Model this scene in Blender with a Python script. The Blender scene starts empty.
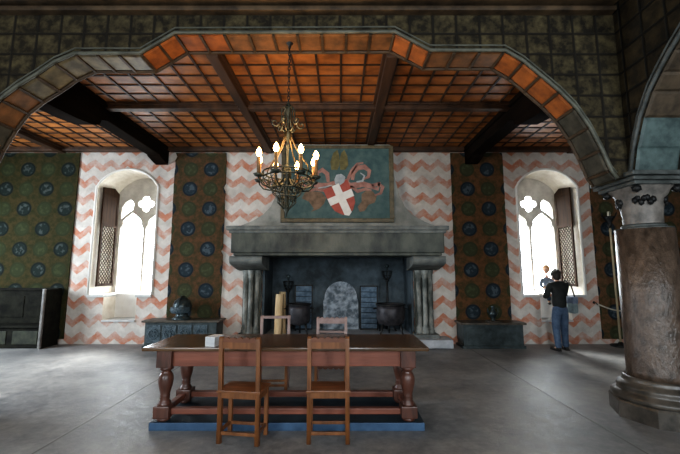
import bpy, bmesh, math, random
from mathutils import Vector, Matrix
random.seed(7)
PI = math.pi
sc = bpy.context.scene
C = sc.collection

# ------------------------------------------------------------------ materials
def new_mat(name):
    m = bpy.data.materials.new(name); m.use_nodes = True
    nt = m.node_tree; nt.nodes.clear()
    out = nt.nodes.new('ShaderNodeOutputMaterial')
    b = nt.nodes.new('ShaderNodeBsdfPrincipled')
    nt.links.new(b.outputs[0], out.inputs[0])
    return m, nt, b, out

def nd(nt, t, **k):
    n = nt.nodes.new(t)
    for a, v in k.items(): setattr(n, a, v)
    return n

def math_n(nt, op, a, b=None, clamp=False):
    n = nd(nt, 'ShaderNodeMath', operation=op); n.use_clamp = clamp
    for i, v in enumerate((a, b)):
        if v is None: continue
        if isinstance(v, (int, float)): n.inputs[i].default_value = v
        else: nt.links.new(v, n.inputs[i])
    return n.outputs[0]

def mix_c(nt, f, a, b, mode='MIX'):
    n = nd(nt, 'ShaderNodeMix', data_type='RGBA', blend_type=mode)
    for i, v in ((0, f), (6, a), (7, b)):
        if isinstance(v, (int, float)): n.inputs[i].default_value = v
        elif isinstance(v, (tuple, list)): n.inputs[i].default_value = (*v[:3], 1)
        else: nt.links.new(v, n.inputs[i])
    return n.outputs[2]

def coords(nt, kind='Object', scale=(1, 1, 1)):
    tc = nd(nt, 'ShaderNodeTexCoord')
    mp = nd(nt, 'ShaderNodeMapping'); mp.inputs['Scale'].default_value = scale
    nt.links.new(tc.outputs[kind], mp.inputs[0])
    return mp.outputs[0]

def noise(nt, vec, scale, detail=4, rough=.6):
    n = nd(nt, 'ShaderNodeTexNoise')
    n.inputs['Scale'].default_value = scale; n.inputs['Detail'].default_value = detail
    n.inputs['Roughness'].default_value = rough
    nt.links.new(vec, n.inputs['Vector'])
    return n.outputs['Fac']

def ramp(nt, f, lo, hi):
    n = nd(nt, 'ShaderNodeMapRange'); n.clamp = True
    n.inputs[1].default_value = lo; n.inputs[2].default_value = hi
    nt.links.new(f, n.inputs[0]); return n.outputs[0]

def bump(nt, b, h, strength=.3, dist=.02):
    n = nd(nt, 'ShaderNodeBump'); n.inputs['Strength'].default_value = strength
    n.inputs['Distance'].default_value = dist
    nt.links.new(h, n.inputs['Height']); nt.links.new(n.outputs[0], b.inputs['Normal'])

def pmat(name, c1, c2, scale=6, rough=.6, bmp=.2, stretch=(1, 1, 1), metal=0, lo=.35, hi=.65, spec=.4, dist=.01):
    m, nt, b, _ = new_mat(name)
    v = coords(nt, 'Object', stretch)
    f = ramp(nt, noise(nt, v, scale, 6), lo, hi)
    nt.links.new(mix_c(nt, f, c1, c2), b.inputs['Base Color'])
    b.inputs['Roughness'].default_value = rough; b.inputs['Metallic'].default_value = metal
    b.inputs['Specular IOR Level'].default_value = spec
    if bmp: bump(nt, b, noise(nt, v, scale * 3, 4), bmp, dist)
    return m

def emat(name, col, strength):
    m, nt, b, out = new_mat(name)
    b.inputs['Base Color'].default_value = (*col, 1)
    b.inputs['Emission Color'].default_value = (*col, 1)
    b.inputs['Emission Strength'].default_value = strength
    return m

def grid_mat(name, axes, cell, c_a, c_b, c_line, line=.06, rough=.7, lo=.35, hi=.65, soft=.5, bmp=.6):
    """panelled surface: rectangular fields with dark joints; axes = which object axes run along the grid"""
    m, nt, b, _ = new_mat(name)
    tc = nd(nt, 'ShaderNodeTexCoord'); sp = nd(nt, 'ShaderNodeSeparateXYZ')
    nt.links.new(tc.outputs['Object'], sp.inputs[0])
    us = []; cells = []
    for ax, c in zip(axes, cell):
        q = math_n(nt, 'DIVIDE', sp.outputs[ax], c)
        cells.append(math_n(nt, 'FLOOR', q))
        fr = math_n(nt, 'SUBTRACT', q, cells[-1])
        us.append(math_n(nt, 'ABSOLUTE', math_n(nt, 'SUBTRACT', fr, .5)))
    edge = math_n(nt, 'MAXIMUM', us[0], us[1])
    ln = ramp(nt, edge, .5 - line * 1.6, .5 - line * .5)
    cb = nd(nt, 'ShaderNodeCombineXYZ'); nt.links.new(cells[0], cb.inputs[0]); nt.links.new(cells[1], cb.inputs[1])
    wn = nd(nt, 'ShaderNodeTexWhiteNoise', noise_dimensions='3D'); nt.links.new(cb.outputs[0], wn.inputs[0])
    nz = noise(nt, tc.outputs['Object'], 7, 6, .65)
    f = math_n(nt, 'ADD', math_n(nt, 'MULTIPLY', ramp(nt, nz, lo, hi), 1 - soft), math_n(nt, 'MULTIPLY', wn.outputs[0], soft))
    col = mix_c(nt, f, c_a, c_b)
    col = mix_c(nt, ln, col, c_line)
    nt.links.new(col, b.inputs['Base Color']); b.inputs['Roughness'].default_value = rough
    b.inputs['Specular IOR Level'].default_value = .25
    h = math_n(nt, 'ADD', math_n(nt, 'MULTIPLY', ln, -1), math_n(nt, 'MULTIPLY', nz, .5))
    bump(nt, b, h, bmp, .02)
    return m

def zigzag_mat():
    m, nt, b, _ = new_mat('zigzag_plaster')
    tc = nd(nt, 'ShaderNodeTexCoord'); sp = nd(nt, 'ShaderNodeSeparateXYZ')
    nt.links.new(tc.outputs['Object'], sp.inputs[0])
    v = tc.outputs['Object']
    wob = math_n(nt, 'MULTIPLY', math_n(nt, 'SUBTRACT', noise(nt, v, 5, 3), .5), .10)
    tri = nd(nt, 'ShaderNodeMath', operation='PINGPONG'); nt.links.new(sp.outputs[0], tri.inputs[0]); tri.inputs[1].default_value = .20
    z = math_n(nt, 'ADD', math_n(nt, 'ADD', sp.outputs[2], math_n(nt, 'MULTIPLY', tri.outputs[0], .8)), wob)
    q = math_n(nt, 'DIVIDE', z, .41)
    fr = math_n(nt, 'SUBTRACT', q, math_n(nt, 'FLOOR', q))
    d = math_n(nt, 'ABSOLUTE', math_n(nt, 'SUBTRACT', fr, .5))
    band = ramp(nt, d, .24, .19)
    wear = ramp(nt, noise(nt, v, 3.2, 8, .7), .36, .60)
    f = math_n(nt, 'MULTIPLY', band, math_n(nt, 'ADD', math_n(nt, 'MULTIPLY', wear, .75), .2))
    base = mix_c(nt, ramp(nt, noise(nt, v, 2.1, 8, .7), .35, .65), (.40, .365, .325), (.60, .565, .515))
    red = mix_c(nt, noise(nt, v, 9, 4), (.38, .115, .055), (.48, .20, .11))
    col = mix_c(nt, f, base, red)
    dirt = math_n(nt, 'MULTIPLY', ramp(nt, noise(nt, v, 6.5, 8, .75), .56, .72), .5)
    col = mix_c(nt, dirt, col, (.30, .26, .24))
    nt.links.new(col, b.inputs['Base Color']); b.inputs['Roughness'].default_value = .85
    bump(nt, b, noise(nt, v, 14, 6), .25, .02)
    return m

def medallion_mat(name, ground_a, ground_b, blue, green, ox, pitch=(.49, .485)):
    """woven hanging: two alternating kinds of round medallion on a mottled red-brown ground"""
    m, nt, b, _ = new_mat(name)
    tc = nd(nt, 'ShaderNodeTexCoord'); sp = nd(nt, 'ShaderNodeSeparateXYZ')
    nt.links.new(tc.outputs['Object'], sp.inputs[0]); v = tc.outputs['Object']
    x = math_n(nt, 'DIVIDE', math_n(nt, 'SUBTRACT', sp.outputs[0], ox), pitch[0])
    z = math_n(nt, 'DIVIDE', sp.outputs[2], pitch[1])
    fx, fz = math_n(nt, 'FLOOR', x), math_n(nt, 'FLOOR', z)
    dx = math_n(nt, 'SUBTRACT', math_n(nt, 'SUBTRACT', x, fx), .5)
    dz = math_n(nt, 'SUBTRACT', math_n(nt, 'SUBTRACT', z, fz), .5)
    r = math_n(nt, 'SQRT', math_n(nt, 'ADD', math_n(nt, 'MULTIPLY', dx, dx), math_n(nt, 'MULTIPLY', dz, dz)))
    disc = ramp(nt, r, .385, .345)
    ring = math_n(nt, 'MULTIPLY', ramp(nt, r, .27, .30), disc)
    chk = math_n(nt, 'ABSOLUTE', math_n(nt, 'MODULO', math_n(nt, 'ADD', fx, fz), 2))
    fig = math_n(nt, 'MULTIPLY', ramp(nt, noise(nt, v, 11, 3), .50, .58), ramp(nt, r, .29, .22))
    n1 = noise(nt, v, 9, 6, .7)
    ground = mix_c(nt, ramp(nt, n1, .4, .62), ground_a, ground_b)
    inner = mix_c(nt, chk, green, blue)
    figc = mix_c(nt, chk, tuple(c * 1.45 for c in green), tuple(c * 1.7 + .035 for c in blue))
    inner = mix_c(nt, fig, inner, figc)
    ringc = mix_c(nt, chk, tuple(c * .85 for c in green), tuple(c * .6 for c in blue))
    inner = mix_c(nt, ring, inner, ringc)
    inner = mix_c(nt, .35, inner, mix_c(nt, n1, (.02, .02, .02), inner), 'MIX')
    col = mix_c(nt, disc, ground, inner)
    nt.links.new(col, b.inputs['Base Color']); b.inputs['Roughness'].default_value = .9
    b.inputs['Specular IOR Level'].default_value = .1
    bump(nt, b, noise(nt, v, 40, 3), .3, .01)
    return m

def floor_mat():
    m, nt, b, _ = new_mat('worn_floor')
    tc = nd(nt, 'ShaderNodeTexCoord'); sp = nd(nt, 'ShaderNodeSeparateXYZ')
    v = tc.outputs['Object']; nt.links.new(v, sp.inputs[0])
    big = ramp(nt, noise(nt, v, .9, 8, .7), .34, .66)
    fine = ramp(nt, noise(nt, v, 9, 8, .75), .35, .68)
    f = math_n(nt, 'ADD', math_n(nt, 'MULTIPLY', big, .55), math_n(nt, 'MULTIPLY', fine, .45))
    col = mix_c(nt, ramp(nt, f, .15, .85), (.10, .104, .11), (.325, .32, .305))
    q = math_n(nt, 'DIVIDE', math_n(nt, 'ADD', sp.outputs[0], 2.81), 5.62)
    fr = math_n(nt, 'ABSOLUTE', math_n(nt, 'SUBTRACT', math_n(nt, 'FRACT', math_n(nt, 'ADD', q, .5)), .5))
    ln = ramp(nt, fr, .0026, .0012)
    col = mix_c(nt, math_n(nt, 'MULTIPLY', ln, .7), col, (.04, .035, .03))
    nt.links.new(col, b.inputs['Base Color'])
    rr = math_n(nt, 'ADD', .38, math_n(nt, 'MULTIPLY', fine, .25)); nt.links.new(rr, b.inputs['Roughness'])
    b.inputs['Specular IOR Level'].default_value = .5
    bump(nt, b, math_n(nt, 'SUBTRACT', f, ln), .3, .015)
    return m

def glass_mat():
    m, nt, b, out = new_mat('window_glass'); nt.nodes.remove(b)
    t = nd(nt, 'ShaderNodeBsdfTransparent'); g = nd(nt, 'ShaderNodeBsdfGlossy')
    t.inputs[0].default_value = (.93, .95, .96, 1); g.inputs['Roughness'].default_value = .05
    fz = nd(nt, 'ShaderNodeFresnel'); fz.inputs[0].default_value = 1.3
    mx = nd(nt, 'ShaderNodeMixShader')
    nt.links.new(fz.outputs[0], mx.inputs[0]); nt.links.new(t.outputs[0], mx.inputs[1]); nt.links.new(g.outputs[0], mx.inputs[2])
    nt.links.new(mx.outputs[0], out.inputs[0])
    return m

M = {}
M['floor'] = floor_mat()
M['zigzag'] = zigzag_mat()
M['glass'] = glass_mat()
M['plaster'] = pmat('pale_plaster', (.62, .60, .55), (.72, .70, .66), 3, .85, .2)
M['daylit_plaster'] = pmat('daylit_plaster', (.78, .75, .70), (.86, .84, .80), 4, .8, .1)  # whitened so the colour itself carries the daylight glare under the windows
M['niche'] = pmat('niche_plaster', (.64, .57, .47), (.82, .77, .69), 4, .8, .2)
M['dark_wall'] = pmat('dark_plaster', (.10, .09, .08), (.17, .15, .13), 3, .9, .2)
M['rear_wall'] = pmat('rear_plaster', (.32, .31, .29), (.42, .40, .38), 3, .9, .2)
M['ceil'] = pmat('ceiling_panels', (.20, .070, .016), (.44, .165, .040), 2.6, .5, .25, (1, 1.6, 1), lo=.38, hi=.62, spec=.4)
M['ceil_near'] = grid_mat('ceiling_dark_panels', (0, 1), (.6, .3), (.10, .06, .03), (.18, .10, .05), (.015, .01, .008), .05, .6)
M['beam'] = pmat('beam_oak', (.026, .013, .007), (.080, .038, .017), 5, .6, .3, (1, .15, 1))
M['batten'] = pmat('batten_oak', (.022, .011, .006), (.06, .03, .014), 5, .6, .2)
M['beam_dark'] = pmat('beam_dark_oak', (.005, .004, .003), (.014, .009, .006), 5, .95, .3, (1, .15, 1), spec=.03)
M['arc_face'] = grid_mat('arcade_panels', (0, 2), (.29, .27), (.010, .008, .005), (.088, .070, .034), (.012, .010, .007), .05, .8, soft=.12, lo=.42, hi=.66)
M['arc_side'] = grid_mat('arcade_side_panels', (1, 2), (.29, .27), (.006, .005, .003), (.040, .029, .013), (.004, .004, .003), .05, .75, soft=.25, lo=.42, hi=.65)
M['soffit_orange'] = pmat('soffit_orange', (.17, .052, .014), (.40, .125, .026), 5, .6, .25)
M['soffit_brown'] = pmat('soffit_brown', (.10, .05, .02), (.26, .115, .04), 5, .6, .25)
M['soffit_olive'] = pmat('soffit_olive', (.075, .062, .035), (.23, .185, .105), 5, .5, .25)
M['soffit_grey'] = pmat('soffit_grey', (.026, .025, .018), (.088, .080, .058), 6, .6, .25)
M['soffit_teal'] = pmat('soffit_teal', (.035, .055, .055), (.10, .145, .14), 6, .5, .25)
M['soffit_dark'] = pmat('soffit_dark_brown', (.030, .022, .014), (.10, .072, .045), 5, .6, .3)
M['rib'] = pmat('soffit_rib', (.035, .022, .012), (.08, .05, .025), 8, .6, .2)
M['cornice'] = pmat('cornice_brown', (.030, .020, .012), (.10, .066, .036), 5, .6, .3)
M['bead'] = pmat('bead_grey_green', (.05, .052, .04), (.12, .122, .095), 6, .5, .2)
M['stone_grey'] = pmat('grey_stone', (.075, .085, .082), (.19, .20, .185), 4, .7, .35, dist=.02)
M['jamb_stone'] = pmat('jamb_stone', (.07, .078, .07), (.26, .265, .24), 5, .7, .35, (1, 1, .5), lo=.42, hi=.6)
M['stone_green'] = pmat('green_grey_stone', (.010, .014, .011), (.085, .092, .070), 2.6, .5, .35, (1.3, 1, .7), dist=.02)
M['stone_dark'] = pmat('sooty_stone', (.018, .026, .030), (.085, .115, .135), 2.2, .75, .4, dist=.03)
M['stone_ash'] = pmat('ash_pale_stone', (.10, .13, .155), (.40, .46, .52), 6, .8, .5, lo=.4, hi=.6, dist=.02)
M['hood'] = pmat('hood_plaster', (.15, .16, .145), (.33, .33, .30), 2.2, .8, .2)
M['hearth'] = pmat('hearth_slab', (.30, .32, .34), (.46, .48, .50), 4, .6, .2)
M['column'] = pmat('column_stone', (.044, .031, .022), (.125, .088, .064), 13, .28, 1.0, (1, 1, .6), spec=.6, dist=.012)
M['column_cap'] = pmat('column_capital_stone', (.085, .08, .072), (.20, .18, .16), 8, .5, .4)
M['abacus'] = pmat('abacus_grey', (.035, .040, .038), (.095, .105, .10), 6, .5, .3)
M['column_base'] = pmat('column_base_stone', (.03, .027, .022), (.11, .095, .078), 6, .35, .4, spec=.6)
M['sill'] = pmat('sill_stone', (.42, .42, .41), (.60, .60, .58), 5, .75, .2)
M['tracery'] = pmat('tracery_stone', (.45, .41, .36), (.60, .56, .50), 6, .8, .2)
M['shutter'] = pmat('shutter_oak', (.020, .010, .005), (.055, .028, .014), 6, .8, .2, (3, 3, .3), spec=.1)
M['table'] = pmat('table_oak_red', (.13, .045, .028), (.235, .082, .050), 5, .42, .25, (.2, 2, 2))
M['table_top'] = pmat('table_top_oak', (.055, .030, .014), (.12, .064, .028), 4, .22, .15, (.2, 2, 2), spec=.6)
M['leg_wood'] = pmat('table_leg_oak', (.045, .019, .013), (.115, .045, .029), 7, .35, .2, (2, 2, .4), spec=.55)
M['chair'] = pmat('chair_wood', (.11, .042, .014), (.23, .092, .032), 6, .42, .2, (3, 3, .4))
M['chair_seat'] = pmat('chair_seat_wood', (.13, .050, .018), (.25, .10, .038), 6, .35, .15, (.5, 3, 1))
M['chair_dark'] = pmat('chair_rail_wood', (.07, .026, .014), (.15, .055, .026), 6, .45, .2)
M['chair_pale'] = pmat('chair_pale_wood', (.20, .135, .12), (.33, .24, .22), 6, .4, .2)
M['plat'] = pmat('platform_blue', (.028, .065, .125), (.055, .115, .20), 5, .5, .15)
M['plat_deck'] = pmat('platform_deck_dark', (.010, .020, .030), (.030, .048, .060), 5, .5, .15)
M['iron'] = pmat('wrought_iron', (.012, .013, .014), (.035, .036, .035), 9, .5, .3, metal=.6)
M['iron_green'] = pmat('chandelier_iron', (.022, .026, .022), (.065, .068, .050), 12, .5, .3, metal=.5)
M['iron_gilt'] = pmat('gilded_iron', (.07, .05, .022), (.17, .11, .045), 12, .4, .2, metal=.6)
M['candle'] = pmat('candle_sleeve', (.10, .055, .022), (.24, .13, .05), 9, .6, .1)
M['bulb'] = emat('flame_bulb_glow', (1, .62, .20), 26)
M['chest'] = pmat('chest_green_grey', (.020, .030, .032), (.055, .075, .078), 7, .5, .3)
M['chest_carved'] = pmat('chest_carving', (.022, .040, .050), (.065, .10, .12), 11, .5, .8, dist=.03)
M['chest_top'] = pmat('chest_lid', (.045, .040, .032), (.11, .095, .075), 6, .4, .2)
M['settle'] = pmat('settle_dark_oak', (.005, .005, .004), (.016, .016, .011), 6, .8, .3, spec=.1)
M['settle_panel'] = pmat('settle_green_panel', (.010, .012, .007), (.032, .036, .020), 6, .8, .3)
M['settle_edge'] = pmat('settle_lit_edge', (.08, .077, .07), (.20, .19, .175), 8, .4, .2)  # paler colour paints the highlight along the bench's front post
M['bronze'] = pmat('dark_bronze', (.018, .028, .032), (.07, .095, .10), 9, .35, .3, metal=.5)
M['log'] = pmat('split_log', (.42, .30, .16), (.62, .47, .28), 7, .8, .3, (2, 2, .3))
M['blue_iron'] = pmat('blue_grey_iron', (.075, .12, .17), (.20, .28, .36), 8, .45, .2, metal=.2)
M['copper'] = pmat('blackened_copper', (.022, .022, .026), (.075, .07, .075), 6, .45, .3, metal=.4)
M['paper'] = pmat('white_paper', (.74, .76, .78), (.84, .85, .86), 8, .6, .05)
M['paper_edge'] = pmat('page_edges', (.50, .52, .54), (.66, .67, .68), 40, .7, .1, (.2, .2, 8))
M['teal'] = pmat('painted_teal', (.030, .072, .074), (.075, .125, .118), 5, .65, .15)
M['gilt'] = pmat('painting_frame_gilt', (.055, .045, .022), (.13, .10, .05), 8, .5, .2)
M['p_red'] = pmat('painted_red', (.26, .045, .028), (.36, .075, .05), 8, .6, .1)
M['p_white'] = pmat('painted_white', (.58, .56, .52), (.68, .66, .62), 8, .6, .1)
M['p_pink'] = pmat('painted_pink', (.22, .10, .08), (.36, .19, .15), 8, .65, .1)
M['p_gold'] = pmat('painted_gold', (.075, .068, .022), (.17, .14, .05), 8, .65, .1)
M['p_tan'] = pmat('painted_tan', (.10, .066, .038), (.21, .13, .08), 8, .65, .1)
M['p_silver'] = pmat('painted_silver', (.24, .27, .28), (.42, .45, .46), 8, .6, .1)
M['p_dark'] = pmat('painted_dark', (.02, .02, .03), (.05, .05, .06), 8, .6, .1)
M['skin'] = pmat('skin', (.50, .29, .20), (.58, .35, .26), 8, .5, .05)
M['hair_dark'] = pmat('dark_hair', (.008, .006, .005), (.022, .016, .012), 30, .5, .4, (1, 1, .3))
M['hair_blond'] = pmat('blond_hair', (.36, .20, .09), (.50, .30, .15), 30, .5, .4, (1, 1, .3))
M['jacket'] = pmat('black_jacket', (.006, .008, .008), (.016, .018, .017), 9, .8, .3)
M['jeans'] = pmat('blue_jeans', (.035, .060, .105), (.075, .115, .175), 10, .85, .3)
M['shoe'] = pmat('dark_shoe', (.010, .009, .009), (.025, .022, .020), 9, .5, .2)
M['child_top'] = pmat('grey_blue_top', (.10, .13, .19), (.19, .23, .30), 10, .8, .2)
M['bag'] = pmat('grey_teal_bag', (.14, .19, .20), (.25, .31, .32), 8, .8, .3)
M['eye'] = pmat('eye_dark', (.02, .015, .01), (.04, .03, .02), 8, .3, 0)
M['lip'] = pmat('lips', (.42, .16, .13), (.48, .20, .16), 8, .5, 0)
M['pole'] = pmat('pole_pale_wood', (.26, .21, .13), (.40, .33, .21), 8, .5, .2, (2, 2, .3))
M['rope'] = pmat('pale_rope', (.36, .32, .25), (.50, .46, .38), 40, .8, .3)
M['wax'] = pmat('wax', (.62, .56, .42), (.72, .66, .52), 8, .5, .05)

# ------------------------------------------------------------------ mesh helpers
class MB:
    def __init__(s): s.bm = bmesh.new()
    def box(s, x0, x1, y0, y1, z0, z1, bev=0, rot=None, mat=0):
        r = bmesh.ops.create_cube(s.bm, size=1)
        mt = Matrix.Translation(((x0 + x1) / 2, (y0 + y1) / 2, (z0 + z1) / 2))
        if rot is not None: mt = mt @ rot
        mt = mt @ Matrix.Diagonal((abs(x1 - x0), abs(y1 - y0), abs(z1 - z0), 1))
        bmesh.ops.transform(s.bm, matrix=mt, verts=r['verts'])
        fs = set(f for v in r['verts'] for f in v.link_faces)
        for f in fs: f.material_index = mat
        if bev:
            es = list(set(e for v in r['verts'] for e in v.link_edges))
            bmesh.ops.bevel(s.bm, geom=es, offset=bev, segments=2, affect='EDGES', profile=.6)
        return s
    def lathe(s, prof, n=20, cx=0, cy=0, smooth=True, cap=True, squash=1):
        rings = []
        for r, z in prof:
            rings.append([s.bm.verts.new((cx + r * math.cos(2 * PI * i / n), cy + r * squash * math.sin(2 * PI * i / n), z)) for i in range(n)])
        for a, b in zip(rings, rings[1:]):
            for i in range(n):
                f = s.bm.faces.new((a[i], a[(i + 1) % n], b[(i + 1) % n], b[i])); f.smooth = smooth
        if cap:
            s.bm.faces.new(rings[0][::-1]); s.bm.faces.new(rings[-1])
        return s
    def tube(s, pts, r, n=8, closed=False):
        pts = [Vector(p) for p in pts]; N = len(pts)
        rs = r if isinstance(r, (list, tuple)) else [r] * N
        up = Vector((0, 0, 1)); rings = []; prev = None
        for i, p in enumerate(pts):
            if closed: t = pts[(i + 1) % N] - pts[i - 1]
            else: t = pts[min(i + 1, N - 1)] - pts[max(i - 1, 0)]
            t.normalize()
            if prev is None:
                a = up if abs(t.z) < .9 else Vector((1, 0, 0))
                u = t.cross(a).normalized()
            else:
                u = (prev - t * prev.dot(t))
                u = u.normalized() if u.length > 1e-6 else t.orthogonal().normalized()
            prev = u; w = t.cross(u)
            rings.append([s.bm.verts.new(p + (u * math.cos(2 * PI * k / n) + w * math.sin(2 * PI * k / n)) * rs[i]) for k in range(n)])
        prs = list(zip(rings, rings[1:])) + ([(rings[-1], rings[0])] if closed else [])
        for a, b in prs:
            for k in range(n):
                f = s.bm.faces.new((a[k], a[(k + 1) % n], b[(k + 1) % n], b[k])); f.smooth = True
        if not closed:
            s.bm.faces.new(rings[0][::-1]); s.bm.faces.new(rings[-1])
        return s
    def ball(s, c, r, sub=2, sc3=(1, 1, 1)):
        q = bmesh.ops.create_icosphere(s.bm, subdivisions=sub, radius=r)
        bmesh.ops.transform(s.bm, matrix=Matrix.Translation(c) @ Matrix.Diagonal((*sc3, 1)), verts=q['verts'])
        for v in q['verts']:
            for f in v.link_faces: f.smooth = True
        return s
    def mesh(s, me):
        s.bm.from_mesh(me); return s
    def quads(s, vs, fs, smooth=False):
        bv = [s.bm.verts.new(v) for v in vs]
        for f in fs:
            q = s.bm.faces.new([bv[i] for i in f]); q.smooth = smooth
        return s
    def data(s, name):
        bmesh.ops.recalc_face_normals(s.bm, faces=s.bm.faces)
        me = bpy.data.meshes.new(name); s.bm.to_mesh(me); s.bm.free(); return me
    def build(s, name, mat, parent=None, loc=None, rotz=0):
        me = s.data(name); return link(name, me, mat, parent, loc, rotz)

def link(name, me, mat, parent=None, loc=None, rotz=0):
    for x in (mat if isinstance(mat, (list, tuple)) else [mat]): me.materials.append(x)
    o = bpy.data.objects.new(name, me); C.objects.link(o)
    if parent is not None: o.parent = parent
    if loc is not None: o.location = loc
    if rotz: o.rotation_euler = (0, 0, rotz)
    return o

def shape(loops, d0, d1, plane='XZ', bevel=0):
    """flat outline (first loop) with holes (the others), thickened from d0 to d1 across its plane -> mesh data"""
    cu = bpy.data.curves.new('outline', 'CURVE'); cu.dimensions = '2D'; cu.fill_mode = 'BOTH'
    cu.extrude = abs(d1 - d0) / 2 - bevel
    if bevel: cu.bevel_depth = bevel; cu.bevel_resolution = 1; cu.offset = -bevel
    for lp in loops:
        sp = cu.splines.new('POLY'); sp.points.add(len(lp) - 1); sp.use_cyclic_u = True
        for p, q in zip(sp.points, lp): p.co = (q[0], q[1], 0, 1)
    o = bpy.data.objects.new('outline', cu); C.objects.link(o)
    bpy.context.view_layer.update()
    dg = bpy.context.evaluated_depsgraph_get()
    me = bpy.data.meshes.new_from_object(o.evaluated_get(dg))
    bpy.data.objects.remove(o); bpy.data.curves.remove(cu)
    me.materials.clear()
    mid = (d0 + d1) / 2
    for v in me.vertices:
        a, b, c = v.co
        v.co = (a, mid - c, b) if plane == 'XZ' else ((mid + c, a, b) if plane == 'YZ' else (a, b, mid + c))
    return me

def shapes(list_of_loops, d0, d1, plane='XZ'):
    mb = MB()
    for lp in list_of_loops:
        me = shape(lp, d0, d1, plane); mb.mesh(me); bpy.data.meshes.remove(me)
    return mb

def arc(cx, cy, r, a0, a1, n):
    return [(cx + r * math.cos(a0 + (a1 - a0) * i / n), cy + r * math.sin(a0 + (a1 - a0) * i / n)) for i in range(n + 1)]

def thing(name, label, cat, loc=(0, 0, 0), rotz=0, group=None):
    o = bpy.data.objects.new(name, None); o.empty_display_size = .1; C.objects.link(o)
    o.location = loc; o.rotation_euler = (0, 0, rotz)
    return tag(o, label, cat, group)
def tag(o, label, cat, group=None):
    o['label'] = label; o['category'] = cat
    if group: o['group'] = group
    return o
def struct(o):
    o['kind'] = 'structure'; return o
def skel(name, loc=(0, 0, 0)):
    o = bpy.data.objects.new(name, None); C.objects.link(o); o.location = loc; o['kind'] = 'structure'; return o

# ------------------------------------------------------------------ room shell
WY = 8.55            # face of the far wall
CZ = 4.66            # far ceiling
XL, XR, YB = -10.0, 9.6, -4.0
struct(MB().box(XL - .3, XR + .3, YB - .3, WY + 1.6, -.25, 0).build('floor', M['floor']))
def niche_outline(cx, w, nx0, nx1):
    x0, x1 = cx - w / 2, cx + w / 2
    h = .44; spr = 3.70
    r = (w * w / 4 + h * h) / (2 * h); cz = spr + h - r; a = math.asin(w / 2 / r)
    top = [(cx + r * math.sin(t), cz + r * math.cos(t)) for t in [a - 2 * a * i / 14 for i in range(15)]]
    return [(x0, 1.06), (nx0, 1.06), (nx0, .52), (nx1, .52), (nx1, 1.06), (x1, 1.06)] + top
NL = (-5.15, 1.50, -5.53, -4.75)
NR = (5.01, 1.48, 4.67, 5.40)
FX = -.05            # fireplace axis
wall_loops = [[(XL, 0), (XR, 0), (XR, 5.2), (XL, 5.2)],
              niche_outline(*NL), niche_outline(*NR),
              [(FX - 1.78, 0.05), (FX + 1.78, 0.05), (FX + 1.78, 2.12), (FX - 1.78, 2.12)]]
me = shape(wall_loops, WY, WY + 1.25)
wall = struct(link('wall_back', me, M['zigzag']))
struct(MB().box(XL - .3, XL, YB, WY + 1.25, 0, 5.2).build('wall_left', M['dark_wall']))
struct(MB().box(XR, XR + .3, YB, WY + 1.25, 0, 5.2).build('wall_right', M['dark_wall']))
struct(MB().box(XL - .3, XR + .3, YB - .3, YB, 0, 5.4).build('wall_front', M['rear_wall']))
# far ceiling with battens between the panels
struct(MB().box(XL, XR, 4.5, WY + .3, CZ, CZ + .25).build('ceiling', M['ceil']))
struct(MB().box(XL - .3, XR + .3, YB - .3, 4.2, 5.0, 5.2).build('ceiling_near', M['ceil_near']))
mb = MB()
bays = [-9.2, -6.8, -4.35, -1.73, .71, 3.2, 5.64, 8.1]
for a, b in zip(bays, bays[1:]):
    n = 7
    for k in range(1, n):
        x = a + (b - a) * k / n
        mb.box(x - .016, x + .016, 4.55, WY, CZ - .022, CZ + .01)
for k in range(14):
    y = 4.64 + .29 * k
    mb.box(XL, XR, y - .013, y + .013, CZ - .016, CZ + .01)
struct(mb.build('trim_1', M['batten']))
# beams: each a trim of its own
def beam(n, x0, x1, y0, y1, z0, z1, mat, b=.012):
    mb = MB().box(x0, x1, y0, y1, z0, z1, b)
    return struct(mb.build('trim_%d' % n, mat))
tn = 2
for x in (-6.8, -1.73, .71, 5.64):
    mb = MB().box(x - .075, x + .075, 4.55, WY, CZ - .13, CZ + .02, .01)
    mb.box(x - .12, x + .12, 4.55, WY, CZ - .05, CZ + .02, .01)
    struct(mb.build('trim_%d' % tn, M['beam'])); tn += 1
for a, b in ((XL, -4.5), (-4.2, 3.05), (3.35, XR)):
    mb = MB().box(a, b, 6.13, 6.27, CZ - .11, CZ + .02, .01)
    mb.box(a, b, 6.09, 6.31, CZ - .045, CZ + .02, .01)
    struct(mb.build('trim_%d' % tn, M['beam'])); tn += 1
for x in (-4.35, 3.2):       # heavy beams with long stepped brackets under them
    mb = MB().box(x - .15, x + .15, 4.5, WY + .1, 4.36, CZ + .02, .015)
    mb.box(x - .19, x + .19, 4.5, WY, 4.57, CZ + .02, .01)
    me = shape([[(4.5, 4.37), (4.5, 4.02), (5.45, 4.08), (5.85, 4.13), (6.02, 4.20), (6.06, 4.30), (6.25, 4.37)]], x - .15, x + .15, 'YZ'); mb.mesh(me)
    me = shape([[(8.6, 4.38), (8.6, 4.24), (8.45, 4.26), (8.15, 4.33), (8.1, 4.38)]], x - .15, x + .15, 'YZ'); mb.mesh(me)
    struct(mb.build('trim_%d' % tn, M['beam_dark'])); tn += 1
for a, b in ((XL, -4.54), (-4.16, 3.01), (3.39, XR)):
    struct(MB().box(a, b, 8.40, WY + .02, CZ - .10, CZ + .01, .02).build('trim_%d' % tn, M['beam'])); tn += 1

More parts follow.
